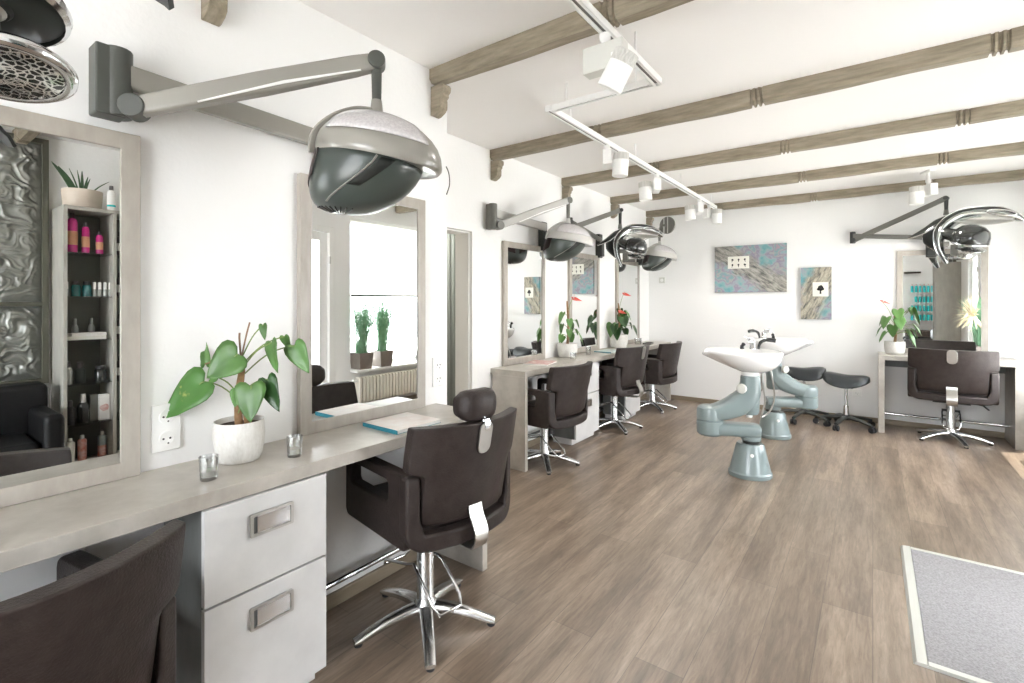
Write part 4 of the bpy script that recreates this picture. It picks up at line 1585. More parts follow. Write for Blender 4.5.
def anthurium(label, loc, seed, pr, ph, hts, nleaf, flowers, trunk_h=.25, mats=('leaf', 'leaf_dark'), spread=.16, size=.11, wallside=None):
    rnd = random.Random(seed)
    t = thing('potted_anthurium', label, 'plant', loc, 0, 'potted anthuriums')
    pot(t, pr, ph, ribs=False)
    MB().tube(smoothpath([(0, 0, ph * .8), (.008, .004, ph + trunk_h * .4), (-.004, .002, ph + trunk_h)], 4), [.014, .013, .012, .012, .011, .010, .010, .009, .007], 10).build('plant_stem', M['trunk'], t)
    for k in range(nleaf):
        a = 2 * PI * k / nleaf * 1.0 + rnd.uniform(-.35, .35)
        if wallside is not None:
            # keep leaves off the wall side
            wv = V((math.cos(wallside), math.sin(wallside), 0))
            dv = V((math.cos(a), math.sin(a), 0))
            if dv.dot(wv) > .35:
                a = wallside + (1 if rnd.random() < .5 else -1) * rnd.uniform(1.25, 1.8)
        z = ph + hts[0] + (hts[1] - hts[0]) * ((k * .618 + rnd.random() * .25) % 1)
        r = spread * rnd.uniform(.35, 1.0)
        d = V((math.cos(a), math.sin(a), 0))
        b0 = d * r + V((0, 0, z))
        L = size * rnd.uniform(.75, 1.2)
        tp = b0 + d * (L * rnd.uniform(.25, .6)) + V((0, 0, -L * rnd.uniform(.65, .95)))
        leaf(t, b0, tp, L * rnd.uniform(.62, .82), d * .8 + V((rnd.uniform(-.3, .3), rnd.uniform(-.3, .3), .6)), M[mats[k % len(mats)]], (0, 0, min(z - .03, ph + trunk_h * rnd.uniform(.3, .95))))
    for fx, fy, fz in flowers:
        b0 = V((fx, fy, ph + fz))
        o = leaf(t, b0, b0 + V((.075, .055, -.012)), .085, (.15, -.45, 1), M['red'], (0, 0, ph + trunk_h * .7), M['stem'], name='red_flower')
        MB().tube([b0 + V((.008, .004, .004)), b0 + V((.012, .008, .045))], [.005, .003], 8).build('spadix', M['cover_red'], o)
    return t


anthurium('anthurium with pale green leaves in a white pot between the first and second recess mirrors', (-2.345, 4.09, CZ), 5, .097, .135, (.06, .30), 11, [(.03, .05, .42)], .40, ('leaf_fresh', 'leaf', 'leaf_fresh'), .13, .105, PI)
anthurium('tall dark green anthurium with red flowers in a white pot by the last recess mirror', (-2.345, 5.26, CZ), 11, .105, .150, (.06, .36), 13, [(.06, .0, .46), (.03, -.05, .26)], .36, ('leaf_dark', 'leaf', 'leaf_dark'), .19, .135, PI)
anthurium('leafy anthurium with one red flower in a white pot on the short far counter', (.18, 6.33, CZ), 23, .088, .125, (.05, .34), 14, [(-.10, -.02, .40)], .26, ('leaf_fresh', 'leaf', 'leaf_fresh'), .16, .135, PI / 2)


# grasses on the window sill, seen in the second mirror
def sill_grass(label, loc, seed):
    rnd = random.Random(seed)
    t = thing('potted_grass', label, 'plant', loc, 0, 'potted grasses on the window sill')
    p = MB()
    p.loft([[V((s * a, q * a, z)) for s, q in ((-1, -1), (1, -1), (1, 1), (-1, 1))] for a, z in ((.085, 0), (.10, .19), (.092, .19), (.088, .165))])
    p.build('planter', M['potdark'], t, bevel=.004, smooth=30)
    MB().b(-.086, .086, -.086, .086, .15, .168).build('soil', M['soil'], t)
    g = MB()
    for k in range(170):
        a = rnd.uniform(0, 2 * PI)
        r = rnd.uniform(0, .07)
        x, y = r * math.cos(a), r * math.sin(a)
        h = rnd.uniform(.4, .72)
        ln = rnd.uniform(.02, .24)
        b2 = rnd.uniform(0, PI * 2)
        dx, dy = math.cos(b2) * ln, math.sin(b2) * ln
        dx = dx * .25 if dx > 0 else dx
        dy = max(-.10, min(.13, dy))
        g.strap([(x, y, .16), (x + dx * .3, y + dy * .3, .16 + h * .5), (x + dx, y + dy, .16 + h)], [.005, .006, .0015], .0012, (math.sin(b2), -math.cos(b2), 0))
        for q in range(3):
            f = rnd.uniform(.5, .95)
            px, py, pz = x + dx * f, y + dy * f, .16 + h * f
            c = rnd.uniform(0, 2 * PI)
            g.strap([(px, py, pz), (px + .03 * math.cos(c), py + .03 * math.sin(c), pz + .05)], [.007, .002], .0012, (math.sin(c), -math.cos(c), 0))
    g.build('grass_blades', M['grassblade'], t, smooth=0)
    return t


sill_grass('potted green grass in a grey planter on the window sill, nearer the door', (XR - .035, 3.63, WZ0 - .002), 3)
sill_grass('potted green grass in a grey planter on the window sill, further from the door', (XR - .035, 3.93, WZ0 - .002), 4)

# dried spiky grass seen in the far mirror
t = thing('dried_grass_vase', 'dried straw coloured spiky bouquet in a dark vase, seen in the far mirror', 'dried bouquet', (XR - .05, 4.56, WZ0 - .002), 0)
MB().lathe([(0, 0), (.06, 0), (.075, .04), (.07, .12), (.035, .19), (.03, .22), (.038, .24), (.03, .24), (.0, .2)], n=24).build('vase', M['blackgloss'], t, smooth=60)
g = MB()
rnd = random.Random(8)
for k in range(150):
    a = rnd.uniform(0, 2 * PI)
    e = rnd.uniform(-.5, 1.35)
    c = V((-.17, 0, .60))
    d = V((math.cos(a) * math.cos(e), math.sin(a) * math.cos(e), math.sin(e)))
    if d.x > .35:
        d.x = -d.x
    d.x *= .6
    ln = rnd.uniform(.18, .36)
    s = d.cross(V((.3, .2, 1))).normalized()
    g.strap([c + d * .02, c + d * ln * .6, c + d * ln + V((0, 0, -.04))], [.008, .011, .002], .0015, s)
for k in range(10):
    a = 2 * PI * k / 10
    g.tube([(0, 0, .18), (-.05 + .01 * math.cos(a), .01 * math.sin(a), .40), (-.17 + .02 * math.cos(a), .02 * math.sin(a), .60)], .004, 5)
g.build('dried_blades', M['dry'], t, smooth=0)
# ------------------------------------------------------------------ ceiling rails and spots
ZR0, ZR1 = 2.360, 2.393


def rail(name, label, x0, x1, y0, y1):
    t = thing(name, label, 'lighting track', ((x0 + x1) / 2, (y0 + y1) / 2, ZR0), 0, 'lighting tracks')
    hx, hy, h = (x1 - x0) / 2, (y1 - y0) / 2, ZR1 - ZR0
    m = MB()
    if hy > hx:
        m.b(-hx, -hx + .012, -hy, hy, 0, h).b(hx - .012, hx, -hy, hy, 0, h).b(-hx + .012, hx - .012, -hy, hy, h - .012, h)
        m.b(-hx, hx, -hy - .004, -hy, 0, h).b(-hx, hx, hy, hy + .004, 0, h)
    else:
        m.b(-hx, hx, -hy, -hy + .012, 0, h).b(-hx, hx, hy - .012, hy, 0, h).b(-hx, hx, -hy + .012, hy - .012, h - .012, h)
    m.build('track_body', M['white'], t, bevel=.0015)
    g = MB()
    if hy > hx:
        g.b(-hx + .0125, hx - .0125, -hy + .02, hy - .02, .006, h - .0125)
    else:
        g.b(-hx + .02, hx - .02, -hy + .0125, hy - .0125, .006, h - .0125)
    g.build('track_slot', M['midplastic'], t)
    return t


RX1, RX2, RYJ = -.855, -1.468, 2.365
t = rail('ceiling_track', 'white ceiling lighting track running towards the camera, holding the big square spotlight', RX1 - .02, RX1 + .02, -.6, RYJ + .02)
for yy in (.66, 1.2, 2.1):
    z1 = 2.415 if yy < .7 else ZC
    MB().tube([(0, yy - (RYJ + .02 - .6) / 2, ZR1 - ZR0), (0, yy - (RYJ + .02 - .6) / 2, z1 - ZR0)], .006, 8).build('hanger', M['white'], t)
t = rail('ceiling_track', 'short white lighting track crossing between the two long tracks', RX2 + .02, RX1 - .0205, RYJ - .02, RYJ + .02)
for xx in (-.2, .2):
    MB().tube([(xx, 0, ZR1 - ZR0), (xx, 0, ZC - ZR0)], .006, 8).build('hanger', M['white'], t)
t = rail('ceiling_track', 'white ceiling lighting track running to the far wall with small spotlights', RX2 - .02, RX2 + .02, RYJ - .02, 5.98)
for yy in (2.6, 3.6, 4.7, 5.8):
    MB().tube([(0, yy - (RYJ - .02 + 5.98) / 2, ZR1 - ZR0), (0, yy - (RYJ - .02 + 5.98) / 2, ZC - ZR0)], .006, 8).build('hanger', M['white'], t)


def spot(label, loc, rz, tilt=0.0, box=True, s=1.0, drop=.0, off=(0, -.098, -.085), axis='X', hs=1.0):
    """track spot: adapter, driver box, swivel arm and a cylinder head with a ribbed collar"""
    t = thing('track_spotlight', label, 'spotlight', loc, rz, 'ceiling spotlights')
    a = MB()
    a.lathe([(0, 0), (.022, 0), (.022, -.02), (.016, -.03), (.016, -.045), (0, -.045)], n=16)
    a.build('adapter', M['white'], t)
    MB().b(-.085 * s, .085 * s, -.03 * s, .03 * s, -.045 - .105 * s, -.045).build('driver_box', M['offwhite'] if box else M['white'], t, bevel=.004)
    ar = MB()
    ar.b(off[0] * s * .7 - .012, off[0] * s * .7 + .012, -.052 * s, -.028 * s, -.045 - .105 * s + (off[2] + .085) * s * .3, -.045 - .06 * s)
    ar.build('swivel_arm', M['white'], t, bevel=.003)
    mt = Matrix.Translation((off[0] * s, off[1] * s, -.045 + off[2] * s)) @ Matrix.Rotation(tilt, 4, axis) @ Matrix.Scale(hs, 4)
    h = MB()
    n = 28
    prof = [(0, -.088), (.038, -.088), (.046, -.086), (.053, -.092), (.056, -.088), (.055, .02), (.0, .02)]
    h.loft([[mt @ V((max(r, 1e-4) * s * math.cos(2 * PI * j / n), max(r, 1e-4) * s * math.sin(2 * PI * j / n), z * s)) for j in range(n)] for r, z in prof])
    h.build('lamp_head', M['white'], t, smooth=35)
    c = MB()
    rings = []
    for r, z in ((0, .019), (.052, .019), (.052, .068), (.046, .072), (0, .072)):
        rings.append([mt @ V((max(r, 1e-4) * (1 + (.05 if j % 2 else -.02) * (r > .05)) * s * math.cos(2 * PI * j / 56), max(r, 1e-4) * (1 + (.05 if j % 2 else -.02) * (r > .05)) * s * math.sin(2 * PI * j / 56), z * s)) for j in range(56)])
    c.loft(rings)
    c.build('ribbed_collar', M['spotgrill'], t, smooth=30)
    l = bpy.data.lights.new('lamp', 'SPOT')
    l.energy = SPOTW if not box else SPOTW * .5
    l.spot_size = R(150)
    l.spot_blend = .8
    l.shadow_soft_size = .04
    l.color = (1, .95, .89)
    lo = bpy.data.objects.new('lamp', l)
    COL.objects.link(lo)
    lo.parent = t
    lo.matrix_local = mt @ Matrix.Translation((0, 0, -.10))
    return t


spot('large white spotlight with a square driver box under the near lighting track', (RX1 - .005, 1.80, ZR0), 0, R(32), True, 1.0, off=(.085, -.055, -.135), axis='Y', hs=.88)
S = [('white cylinder spotlight on the far track, first after the crossing track', 3.10, R(116)), ('white cylinder spotlight on the far track, in front of the third beam', 4.06, R(-64)),
     ('white cylinder spotlight on the far track, in front of the last beam', 5.33, R(-64)), ('small white spotlight at the far end of the lighting track', 5.72, R(70))]
for lab, yy, rz in S:
    spot(lab, (RX2, yy, ZR0), rz, R(4), False, .95)
t = spot('white spotlight on the ceiling near the black dryer on the far wall', (.415, 5.95, 2.415), R(-64), R(0), False, 1.0)
MB().b(-.07, .07, -.03, .03, ZC - .02 - 2.415, ZC - 2.415).build('ceiling_plate', M['white'], t, bevel=.003)
MB().tube([(0, 0, 0), (0, 0, ZC - .02 - 2.415)], .010, 10).build('drop_rod', M['white'], t)

# ------------------------------------------------------------------ paintings
def canvas(label, x0, x1, z0, z1, mat, card, marks):
    cx, cz = (x0 + x1) / 2, (z0 + z1) / 2
    t = thing('wall_painting', label, 'painting', (cx, YF, cz), 0, 'abstract paintings')
    hx, hz = (x1 - x0) / 2, (z1 - z0) / 2
    MB().b(-hx, hx, -.03, -.002, -hz, hz).build('canvas', mat, t, bevel=.003)
    a, b2, c, d = card
    cd = MB().b(a, b2, -.034, -.03, c, d).build('card', M['card'], t)
    k = MB()
    for pts in marks:
        mt = Matrix(((1, 0, 0, a), (0, 0, -1, -.0345), (0, 1, 0, c), (0, 0, 0, 1)))
        k.prism([(u * (b2 - a), v * (d - c)) for u, v in pts], 0, .0012, mt)
    k.build('ink_marks', M['ink'], cd, smooth=0)
    return t


def blob(cx, cy, r, n=9, seed=0, sx=1.0):
    rnd = random.Random(seed)
    return [(cx + r * sx * rnd.uniform(.7, 1.2) * math.cos(2 * PI * i / n), cy + r * rnd.uniform(.7, 1.25) * math.sin(2 * PI * i / n)) for i in range(n)]


mk = []
for i in range(3):
    for j in range(2):
        cx, cy = .22 + .29 * i, .28 + .42 * (1 - j)
        mk.append(blob(cx, cy + .03, .085, 9, i * 7 + j, .62))
        mk.append([(cx - .015 + .03 * (i - 1), cy - .17), (cx + .012 + .03 * (i - 1), cy - .17), (cx + .015, cy - .03), (cx - .015, cy - .03)])
canvas('wide abstract teal and grey painting with a small white card on the far wall', -1.597, -.804, 1.400, 1.968, M['paint_big'], (-.24, .0, .005, .155), mk)
tree = [blob(.5, .60, .19, 14, 4, 1.15), [(.44, .18), (.56, .18), (.53, .5), (.47, .5)], blob(.35, .50, .09, 8, 2), blob(.66, .52, .09, 8, 3)]
canvas('tall narrow pink and teal painting with a black tree on a white card', -.663, -.368, 1.088, 1.672, M['paint_tall'], (-.03, .12, -.035, .125), tree)


# ------------------------------------------------------------------ sockets and small wall fittings
def socket(label, loc, rz, n=2, gap=.071, s=.041):
    """German socket stack facing +x in local space"""
    t = thing('power_socket', label, 'socket', loc, rz, 'wall sockets')
    h = gap * (n - 1) / 2
    MB().b(0, .008, -s, s, -h - s, h + s).build('cover_plate', M['white'], t, bevel=.003)
    for k in range(n):
        z = h - k * gap
        ins = MB()
        ins.lathe([(.0195, -.0005), (.022, .0), (.022, .0022), (.0185, .0022), (.0185, .0006), (0, .0006)], (.008, 0, z), 24, axis=(1, 0, 0))
        io = ins.build('socket_insert', M['white'], t)
        ho = MB()
        for dy in (-.0095, .0095):
            ho.lathe([(0, 0), (.0032, 0), (.0032, .0012), (0, .0012)], (.0086, dy, z), 10, axis=(1, 0, 0))
        ho.lathe([(0, 0), (.0026, 0), (.0026, .0012), (0, .0012)], (.0086, .004, z - .0155), 10, axis=(1, 0, 0))
        ho.build('pin_hole', M['ink'], io)
    return t


socket('white double power socket on the wall between the potted anthurium and the left mirror', (X1, .625, .888), 0)
socket('white double power socket beside the second mirror, next to the doorway', (X1, 1.865, .925), 0)
socket('white double power socket on the far wall above the short counter', (1.03, YF, .925), -PI / 2)
socket('white single power socket low on the far wall behind the saddle stools', (-.137, YF, .30), -PI / 2, 1)
th = thing('wall_thermostat', 'small white thermostat box on the far wall near the corner', 'thermostat', (-2.27, YF, 1.57), 0)
MB().b(-.04, .04, -.025, -.001, -.04, .04).build('box', M['offwhite'], th, bevel=.005)
MB().lathe([(0, 0), (.02, 0), (.018, .012), (0, .013)], (0, -.025, 0), 18, axis=(0, -1, 0)).build('dial', M['white'], th)
cb = MB()
cb.tube(smoothpath([(X1 + .006, YS - .012, 2.02), (X1 + .02, YS - .006, 1.98), (X1 + .022, YS - .004, 1.92), (X1 + .006, YS - .01, 1.87)], 5), .003, 6)
tag(cb.build('wall_cable', M['midplastic'], smooth=180), 'short grey loop of cable at the white wall corner behind the large hood', 'cable')
cb = MB()
cb.tube(smoothpath([(1.13, YF - .008, .55), (1.12, YF - .02, .42), (1.125, YF - .03, .28), (1.13, YF - .04, .13), (1.13, YF - .05, .06)], 5), .004, 6)
tag(cb.build('power_cable', M['midplastic'], smooth=180), 'thin cable hanging down the far wall right of the short counter', 'cable')
bn = thing('waste_bin', 'small black bin on the floor right of the short far counter', 'bin', (1.147, 6.33, 0), 0)
MB().lathe([(0, 0), (.058, 0), (.066, .012), (.078, .24), (.082, .25), (.076, .25), (.07, .24), (.058, .02), (0, .02)], n=28).build('bin_body', M['rubber'], bn, smooth=40)

# ------------------------------------------------------------------ things on the counters
def cup(label, loc, r=.027, h=.07, fill=True):
    t = thing('glass_tumbler', label, 'glass', loc, 0, 'small candle glasses')
    MB().lathe([(0, 0), (r * .80, 0), (r * .86, .004), (r, h), (r * .90, h), (r * .78, .012), (0, .010)], n=28).build('tumbler', M['cupglass'], t, smooth=50)
    if fill:
        MB().lathe([(0, .0105), (r * .74, .0105), (r * .80, h * .38), (0, h * .39)], n=24).build('candle', M['candle'], t, smooth=50)
    return t


cup('small clear candle glass on the near counter left of the potted anthurium', (-1.618, .657, CZ))
cup('small clear candle glass on the near counter right of the potted anthurium', (-1.618, .931, CZ))
cup('small candle glass on the recess counter in front of the potted anthurium', (-2.22, 3.98, CZ), .03, .06)
cup('taller white candle glass on the recess counter beside the middle mirror', (-2.285, 4.40, CZ), .026, .085)
cup('small candle glass near the far end of the recess counter', (-2.33, 5.80, CZ), .045, .075)


def magazine(label, loc, rz, w, d, h, cover, spine, group='magazines on the counters'):
    """spine along local x at y=0, pages towards +y"""
    t = thing('magazine', label, 'magazine', loc, rz, group)
    MB().b(-w / 2 + .003, w / 2 - .003, .002, d - .003, .0015, h - .0015).build('pages', M['paper'], t)
    MB().b(-w / 2, w / 2, 0, d, h - .0015, h).build('cover', M[cover], t)
    m = MB()
    m.b(-w / 2, w / 2, -.0015, .002, 0, h)
    m.b(-w / 2, w / 2, .002, d, 0, .0015)
    m.build('spine', M[spine], t)
    return t


magazine('thick magazine with a teal spine on the near counter in front of the mirror', (-1.655, 1.325, CZ), R(-1), .225, .245, .016, 'cover_pale', 'teal')
magazine('white magazine at the left edge of the near counter', (-1.615, -.07, CZ), R(8), .21, .255, .012, 'paper', 'paper')
magazine('red and white magazine on the near end of the recess counter', (-2.27, 3.42, CZ), R(14), .21, .28, .010, 'cover_red', 'paper')
magazine('pale blue magazine on the recess counter under the middle mirror', (-2.255, 4.66, CZ), R(-4), .20, .27, .010, 'cover_blue', 'teal')
tr = thing('comb_tray', 'small dark tray on the recess counter near its far end', 'tray', (-2.25, 5.93, CZ), R(10))
trm = MB()
trm.ringplate(rrect(-.05, .05, -.11, .11, .02), rrect(-.044, .044, -.104, .104, .016), .0, .018)
trm.prism(rrect(-.045, .045, -.105, .105, .017), 0, .004)
trm.build('tray', M['midplastic'], tr, smooth=40)

# ------------------------------------------------------------------ door mat
t = thing('door_mat', 'grey entrance mat in a metal frame set on the floor', 'door mat', (.665, 2.79, 0), 0)
MB().b(-.505, .505, -.495, .495, 0, .010).build('mat_pile', M['mat'], t, smooth=0)
f = MB()
f.prism([(-.548, 0), (-.538, .011), (-.508, .013), (-.503, 0)], -.52, .52, Matrix(((1, 0, 0, 0), (0, 0, 1, 0), (0, 1, 0, 0), (0, 0, 0, 1))))
f.prism([(.548, 0), (.538, .011), (.508, .013), (.503, 0)], -.52, .52, Matrix(((1, 0, 0, 0), (0, 0, 1, 0), (0, 1, 0, 0), (0, 0, 0, 1))))
f.b(-.505, .505, .495, .52, 0, .012)
f.b(-.505, .505, -.52, -.495, 0, .012)
f.build('mat_frame', M['alu'], t, smooth=25)

# ------------------------------------------------------------------ right wall furniture seen in the mirrors
# radiator below the sill
t = thing('radiator', 'cream ribbed radiator under the window sill, seen in the second mirror', 'radiator', (XR - .085, 4.5, .11), 0)
fn = MB()
for k in range(40):
    y = -.95 + k * 1.9 / 39
    fn.prism(rrect(-.05, .05, 0, .30, .03, 4), -.016, .016, Matrix(((1, 0, 0, 0), (0, 0, 1, y), (0, 1, 0, 0), (0, 0, 0, 1))))
fn.tube([(0, -.97, .04), (0, .97, .04)], .02, 12)
fn.tube([(0, -.97, .26), (0, .97, .26)], .02, 12)
fn.build('radiator_ribs', M['radiator'], t, bevel=.004, smooth=40)
ft = MB()
for y in (-.85, .85):
    ft.b(-.03, .03, y - .02, y + .02, -.11, .005)
ft.build('radiator_foot', M['radiator'], t)
vl = MB()
vl.lathe([(0, 0), (.02, 0), (.022, .06), (.018, .07), (0, .07)], (0, -.97, .26), 16, axis=(0, -1, 0))
vl.build('valve', M['white'], t)

# product cabinet
KX0, KY0, KY1, KZ = .90, .918, 1.50, 1.972
t = thing('product_cabinet', 'tall grey green shelf cabinet full of bottles, seen in the left mirror', 'cabinet', ((KX0 + XR) / 2, (KY0 + KY1) / 2, 0), 0)
hx, hy = (XR - KX0) / 2, (KY1 - KY0) / 2
bd = MB()
bd.b(-hx, hx - .002, -hy, -hy + .022, 0, KZ).b(-hx, hx - .002, hy - .022, hy, 0, KZ).b(-hx, hx - .002, -hy + .022, hy - .022, KZ - .025, KZ)
bd.b(-hx, hx - .02, -.011, .011, .06, KZ - .025).b(-hx + .02, hx - .02, -hy + .022, hy - .022, 0, .06)
bd.build('carcass', M['cabgrey'], t, bevel=.002)
MB().b(hx - .018, hx - .004, -hy + .02, hy - .02, .03, KZ - .02).build('back_panel', M['cabinside'], t)
SH = [.10, .41, .70, 1.015, 1.33, 1.645]
for z in SH:
    for s in (-1, 1):
        a, b2 = (-hy + .024, -.013) if s < 0 else (.013, hy - .024)
        MB().b(-hx + .012, hx - .02, a, b2, z - .008, z).build('shelf', M['cabgrey'] if z < .2 else M['glass'], t)


def bottle(label, loc, r, h, body, cap=None, capfrac=.16, shoulder=.12, group=None, label_mat=None, square=False, capr=.55, name='bottle', cat='bottle'):
    t = thing(name, label, cat, loc, random.Random(label).uniform(0, 1), group)
    hb = h * (1 - capfrac)
    MB().lathe([(0, 0), (r * .94, 0), (r, .006), (r, hb * (1 - shoulder)), (r * .82, hb * (1 - shoulder * .35)), (r * capr, hb), (0, hb)], n=18 if not square else 4).build('bottle_body', M[body], t, smooth=50)
    if cap:
        MB().lathe([(0, hb), (r * capr * .95, hb), (r * capr * .9, h * .985), (r * capr * .7, h), (0, h)], n=16).build('bottle_cap', M[cap], t, smooth=50)
    if label_mat:
        MB().lathe([(r * .99, hb * .22), (r * 1.012, hb * .22), (r * 1.012, hb * .62), (r * .99, hb * .62)], n=18, cap=False).build('bottle_label', M[label_mat], t)
    return t


XS = KX0 + .08
yy = KY0 + .055
GP = 'hair products in the product cabinet'
bottle('tallest magenta bottle on the top shelf of the cabinet', (XS, yy + .01, 1.6455), .030, .285, 'pink', 'capgrey', .14, group=GP, label_mat='pinklabel')
bottle('middle sized magenta bottle on the top shelf of the cabinet', (XS, yy + .085, 1.6455), .023, .225, 'pink', 'capgrey', .14, group=GP, label_mat='pinklabel')
bottle('shortest magenta bottle on the top shelf of the cabinet', (XS, yy + .165, 1.6455), .022, .165, 'pink', 'capgrey', .14, group=GP, label_mat='pinklabel')
bottle('dark teal jar with black lid, left of two on the second cabinet shelf', (XS, yy + .030, 1.3305), .027, .11, 'tealjar', 'rubber', .25, .1, GP, capr=.9, name='jar', cat='jar')
bottle('dark teal jar with black lid beside the white dropper bottles', (XS, yy + .092, 1.3305), .027, .11, 'tealjar', 'rubber', .25, .1, GP, capr=.9, name='jar', cat='jar')
bottle('white dropper bottle alone left of the teal jars in the cabinet', (XS, yy - .022, 1.3305), .014, .105, 'clearbottle', 'white', .5, .1, GP, capr=.8)
for k, w in enumerate(('first', 'second', 'third', 'fourth')):
    bottle('white capped clear bottle, %s right of the teal jars' % w, (XS, yy + .135 + .031 * k, 1.3305), .013, .105, 'clearbottle', 'white', .5, .1, GP, capr=.8)
t = thing('product_box', 'flat cream box lying on the third cabinet shelf, lower of two', 'box', (XS + .02, yy + .085, 1.0155), R(4), GP)
MB().b(-.05, .05, -.115, .115, 0, .026).build('carton', M['card'], t, bevel=.002)
t = thing('product_box', 'flat white box stacked on the cream box in the cabinet', 'box', (XS + .02, yy + .10, 1.0418), R(-3), GP)
MB().b(-.045, .045, -.10, .10, 0, .022).build('carton', M['paper'], t, bevel=.002)
bottle('clear glass flask on the third cabinet shelf behind the boxes', (XS + .14, yy + .055, 1.0155), .022, .15, 'clearbottle', 'clearbottle', .3, .3, GP)
bottle('clear glass flask on the third cabinet shelf, nearer the divider', (XS + .14, yy + .15, 1.0155), .022, .15, 'clearbottle', 'clearbottle', .3, .3, GP)
bottle('dark flared pot on the fourth cabinet shelf', (XS, yy + .17, .7005), .035, .115, 'blackgloss', 'rubber', .2, .1, GP, capr=.9, name='jar', cat='jar')
bottle('clear pump bottle at the left of the fourth cabinet shelf', (XS, yy - .01, .7005), .022, .16, 'clearbottle', 'capgrey', .25, .15, GP)
bottle('smoke grey bottle in the middle of the fourth cabinet shelf', (XS + .03, yy + .06, .7005), .032, .15, 'visor', 'capgrey', .3, .15, GP)
bottle('black pump bottle on the fifth cabinet shelf', (XS, yy + .07, .4105), .034, .21, 'blackgloss', 'steel', .3, .25, GP)
bottle('dark bottle at the left of the fifth cabinet shelf', (XS, yy + .0, .4105), .026, .17, 'rubber', 'capgrey', .25, .2, GP)
t = thing('product_box', 'white carton with a red print standing on the fifth cabinet shelf', 'box', (XS, yy + .19, .4105), 0, GP)
MB().b(-.02, .02, -.03, .03, 0, .19).build('carton', M['paper'], t, bevel=.001)
MB().prism(blob(0, .08, .026, 10, 5), 0, .0006, Matrix(((0, 0, -1, -.0201), (1, 0, 0, 0), (0, 1, 0, .01), (0, 0, 0, 1)))).build('red_print', M['cover_red'], t)
t = thing('product_box', 'dark carton behind the red printed box in the cabinet', 'box', (XS + .03, yy + .135, .4105), 0, GP)
MB().b(-.02, .02, -.022, .022, 0, .195).build('carton', M['cabinside'], t, bevel=.001)
bottle('pale grey spray can on the bottom cabinet shelf', (XS, yy + .0, .1005), .026, .21, 'offwhite', 'steel', .12, .06, GP)
bottle('red labelled spray can on the bottom cabinet shelf', (XS, yy + .065, .1005), .026, .22, 'redlabel', 'steel', .12, .06, GP)
bottle('blue grey spray can with red label on the bottom cabinet shelf', (XS, yy + .18, .1005), .026, .225, 'basinblue', 'steel', .12, .06, GP, label_mat='redlabel')
for z, w in ((1.645, 'top'), (1.33, 'second'), (1.015, 'third'), (.70, 'fourth')):
    bottle('dark bottle in the right bay of the cabinet on the %s shelf' % w, (XS, KY0 + .345, z + .0005), .026, .18, 'capgrey', 'rubber', .2, .15, GP, label_mat='paper')
    bottle('pale bottle in the right bay of the cabinet on the %s shelf' % w, (XS, KY0 + .43, z + .0005), .026, .17, 'offwhite', 'capgrey', .2, .15, GP)
# on top of the cabinet
t = thing('potted_aloe', 'spiky aloe in a wide beige pot on top of the product cabinet', 'plant', (KX0 + .14, KY0 + .135, KZ), 0)
p = MB()
p.lathe([(0, 0), (.10, 0), (.11, .01), (.118, .12), (.118, .135), (.108, .135), (.105, .115), (0, .11)], n=30)
p.build('pot', M['potbeige'], t, smooth=40)
MB().lathe([(0, .105), (.106, .105), (.106, .118), (0, .12)], n=20).build('soil', M['soil'], t)
for dx, dy, h, w in ((.0, -.17, .20, .035), (.02, -.13, .18, .03), (0, -.03, .17, .012), (.01, .0, .17, .02), (-.01, .03, .13, .016), (0, .045, .12, .014), (.01, .16, .12, .010), (-.02, -.08, .17, .01)):
    MB().strap(smoothpath([(dx * .2, dy * .25, .115), (dx * .5, dy * .6, .115 + h * .55), (dx, dy, .115 + h)], 4), [w, w * 1.0, w * .95, w * .9, w * .8, w * .7, w * .5, w * .3, .002], .006, (0, 1, .3)).build('leaf', M['aloe'], t)
bottle('white bottle with black cap and teal band on top of the cabinet', (KX0 + .06, KY0 + .285, KZ), .026, .19, 'white', 'capgrey', .18, .12, 'bottles on the cabinet top', label_mat=None)
bottle('white bottle with black cap on top of the cabinet, second from the aloe', (KX0 + .06, KY0 + .375, KZ), .026, .18, 'white', 'capgrey', .18, .12, 'bottles on the cabinet top')
for o in list(bpy.data.objects):
    if o.get('label', '').startswith('white bottle with black cap and teal band'):
        MB().lathe([(.0255, .03), (.0268, .03), (.0268, .045), (.0255, .045)], n=18, cap=False).build('teal_band', M['turq'], o)

# crushed silver panel picture
t = thing('relief_panel', 'crumpled silver leather relief in an olive frame, seen in the left mirror', 'wall relief', (XR, .445, 1.585), 0)
hy, hz = .452, .885
mt = Matrix(((0, 0, -1, 0), (1, 0, 0, 0), (0, 1, 0, 0), (0, 0, 0, 1)))
f = MB()
f.ringplate([(-hy, -hz), (hy, -hz), (hy, hz), (-hy, hz)], [(-hy + .035, -hz + .035), (hy - .035, -hz + .035), (hy - .035, hz - .035), (-hy + .035, hz - .035)], .002, .05, mt)
f.b(-.05, -.002, -hy + .034, hy - .034, -.325, -.295)
f.build('frame', M['oliveframe'], t, bevel=.002, smooth=30)


def crumple(z0, z1):
    def fn(u, v):
        y = -hy + .036 + (2 * hy - .072) * u
        z = z0 + (z1 - z0) * v
        p = V((y * 11, z * 12, z0))
        w = V((noise.noise(p * .8 + V((5, 0, 0))), noise.noise(p * .8 + V((0, 9, 0))), 0))
        q = p + w * 1.3
        a = 1 - abs(noise.noise(q * 1.0)) * 2.4
        b3 = 1 - abs(noise.noise(q * 2.1 + V((3, 3, 3)))) * 2.4
        e = min(1, 12 * min(u, 1 - u), 12 * min(v, 1 - v))
        return V((-.010 - e * max(0, .018 * max(a, -.5) + .009 * b3 + .014), y, z))
    return fn


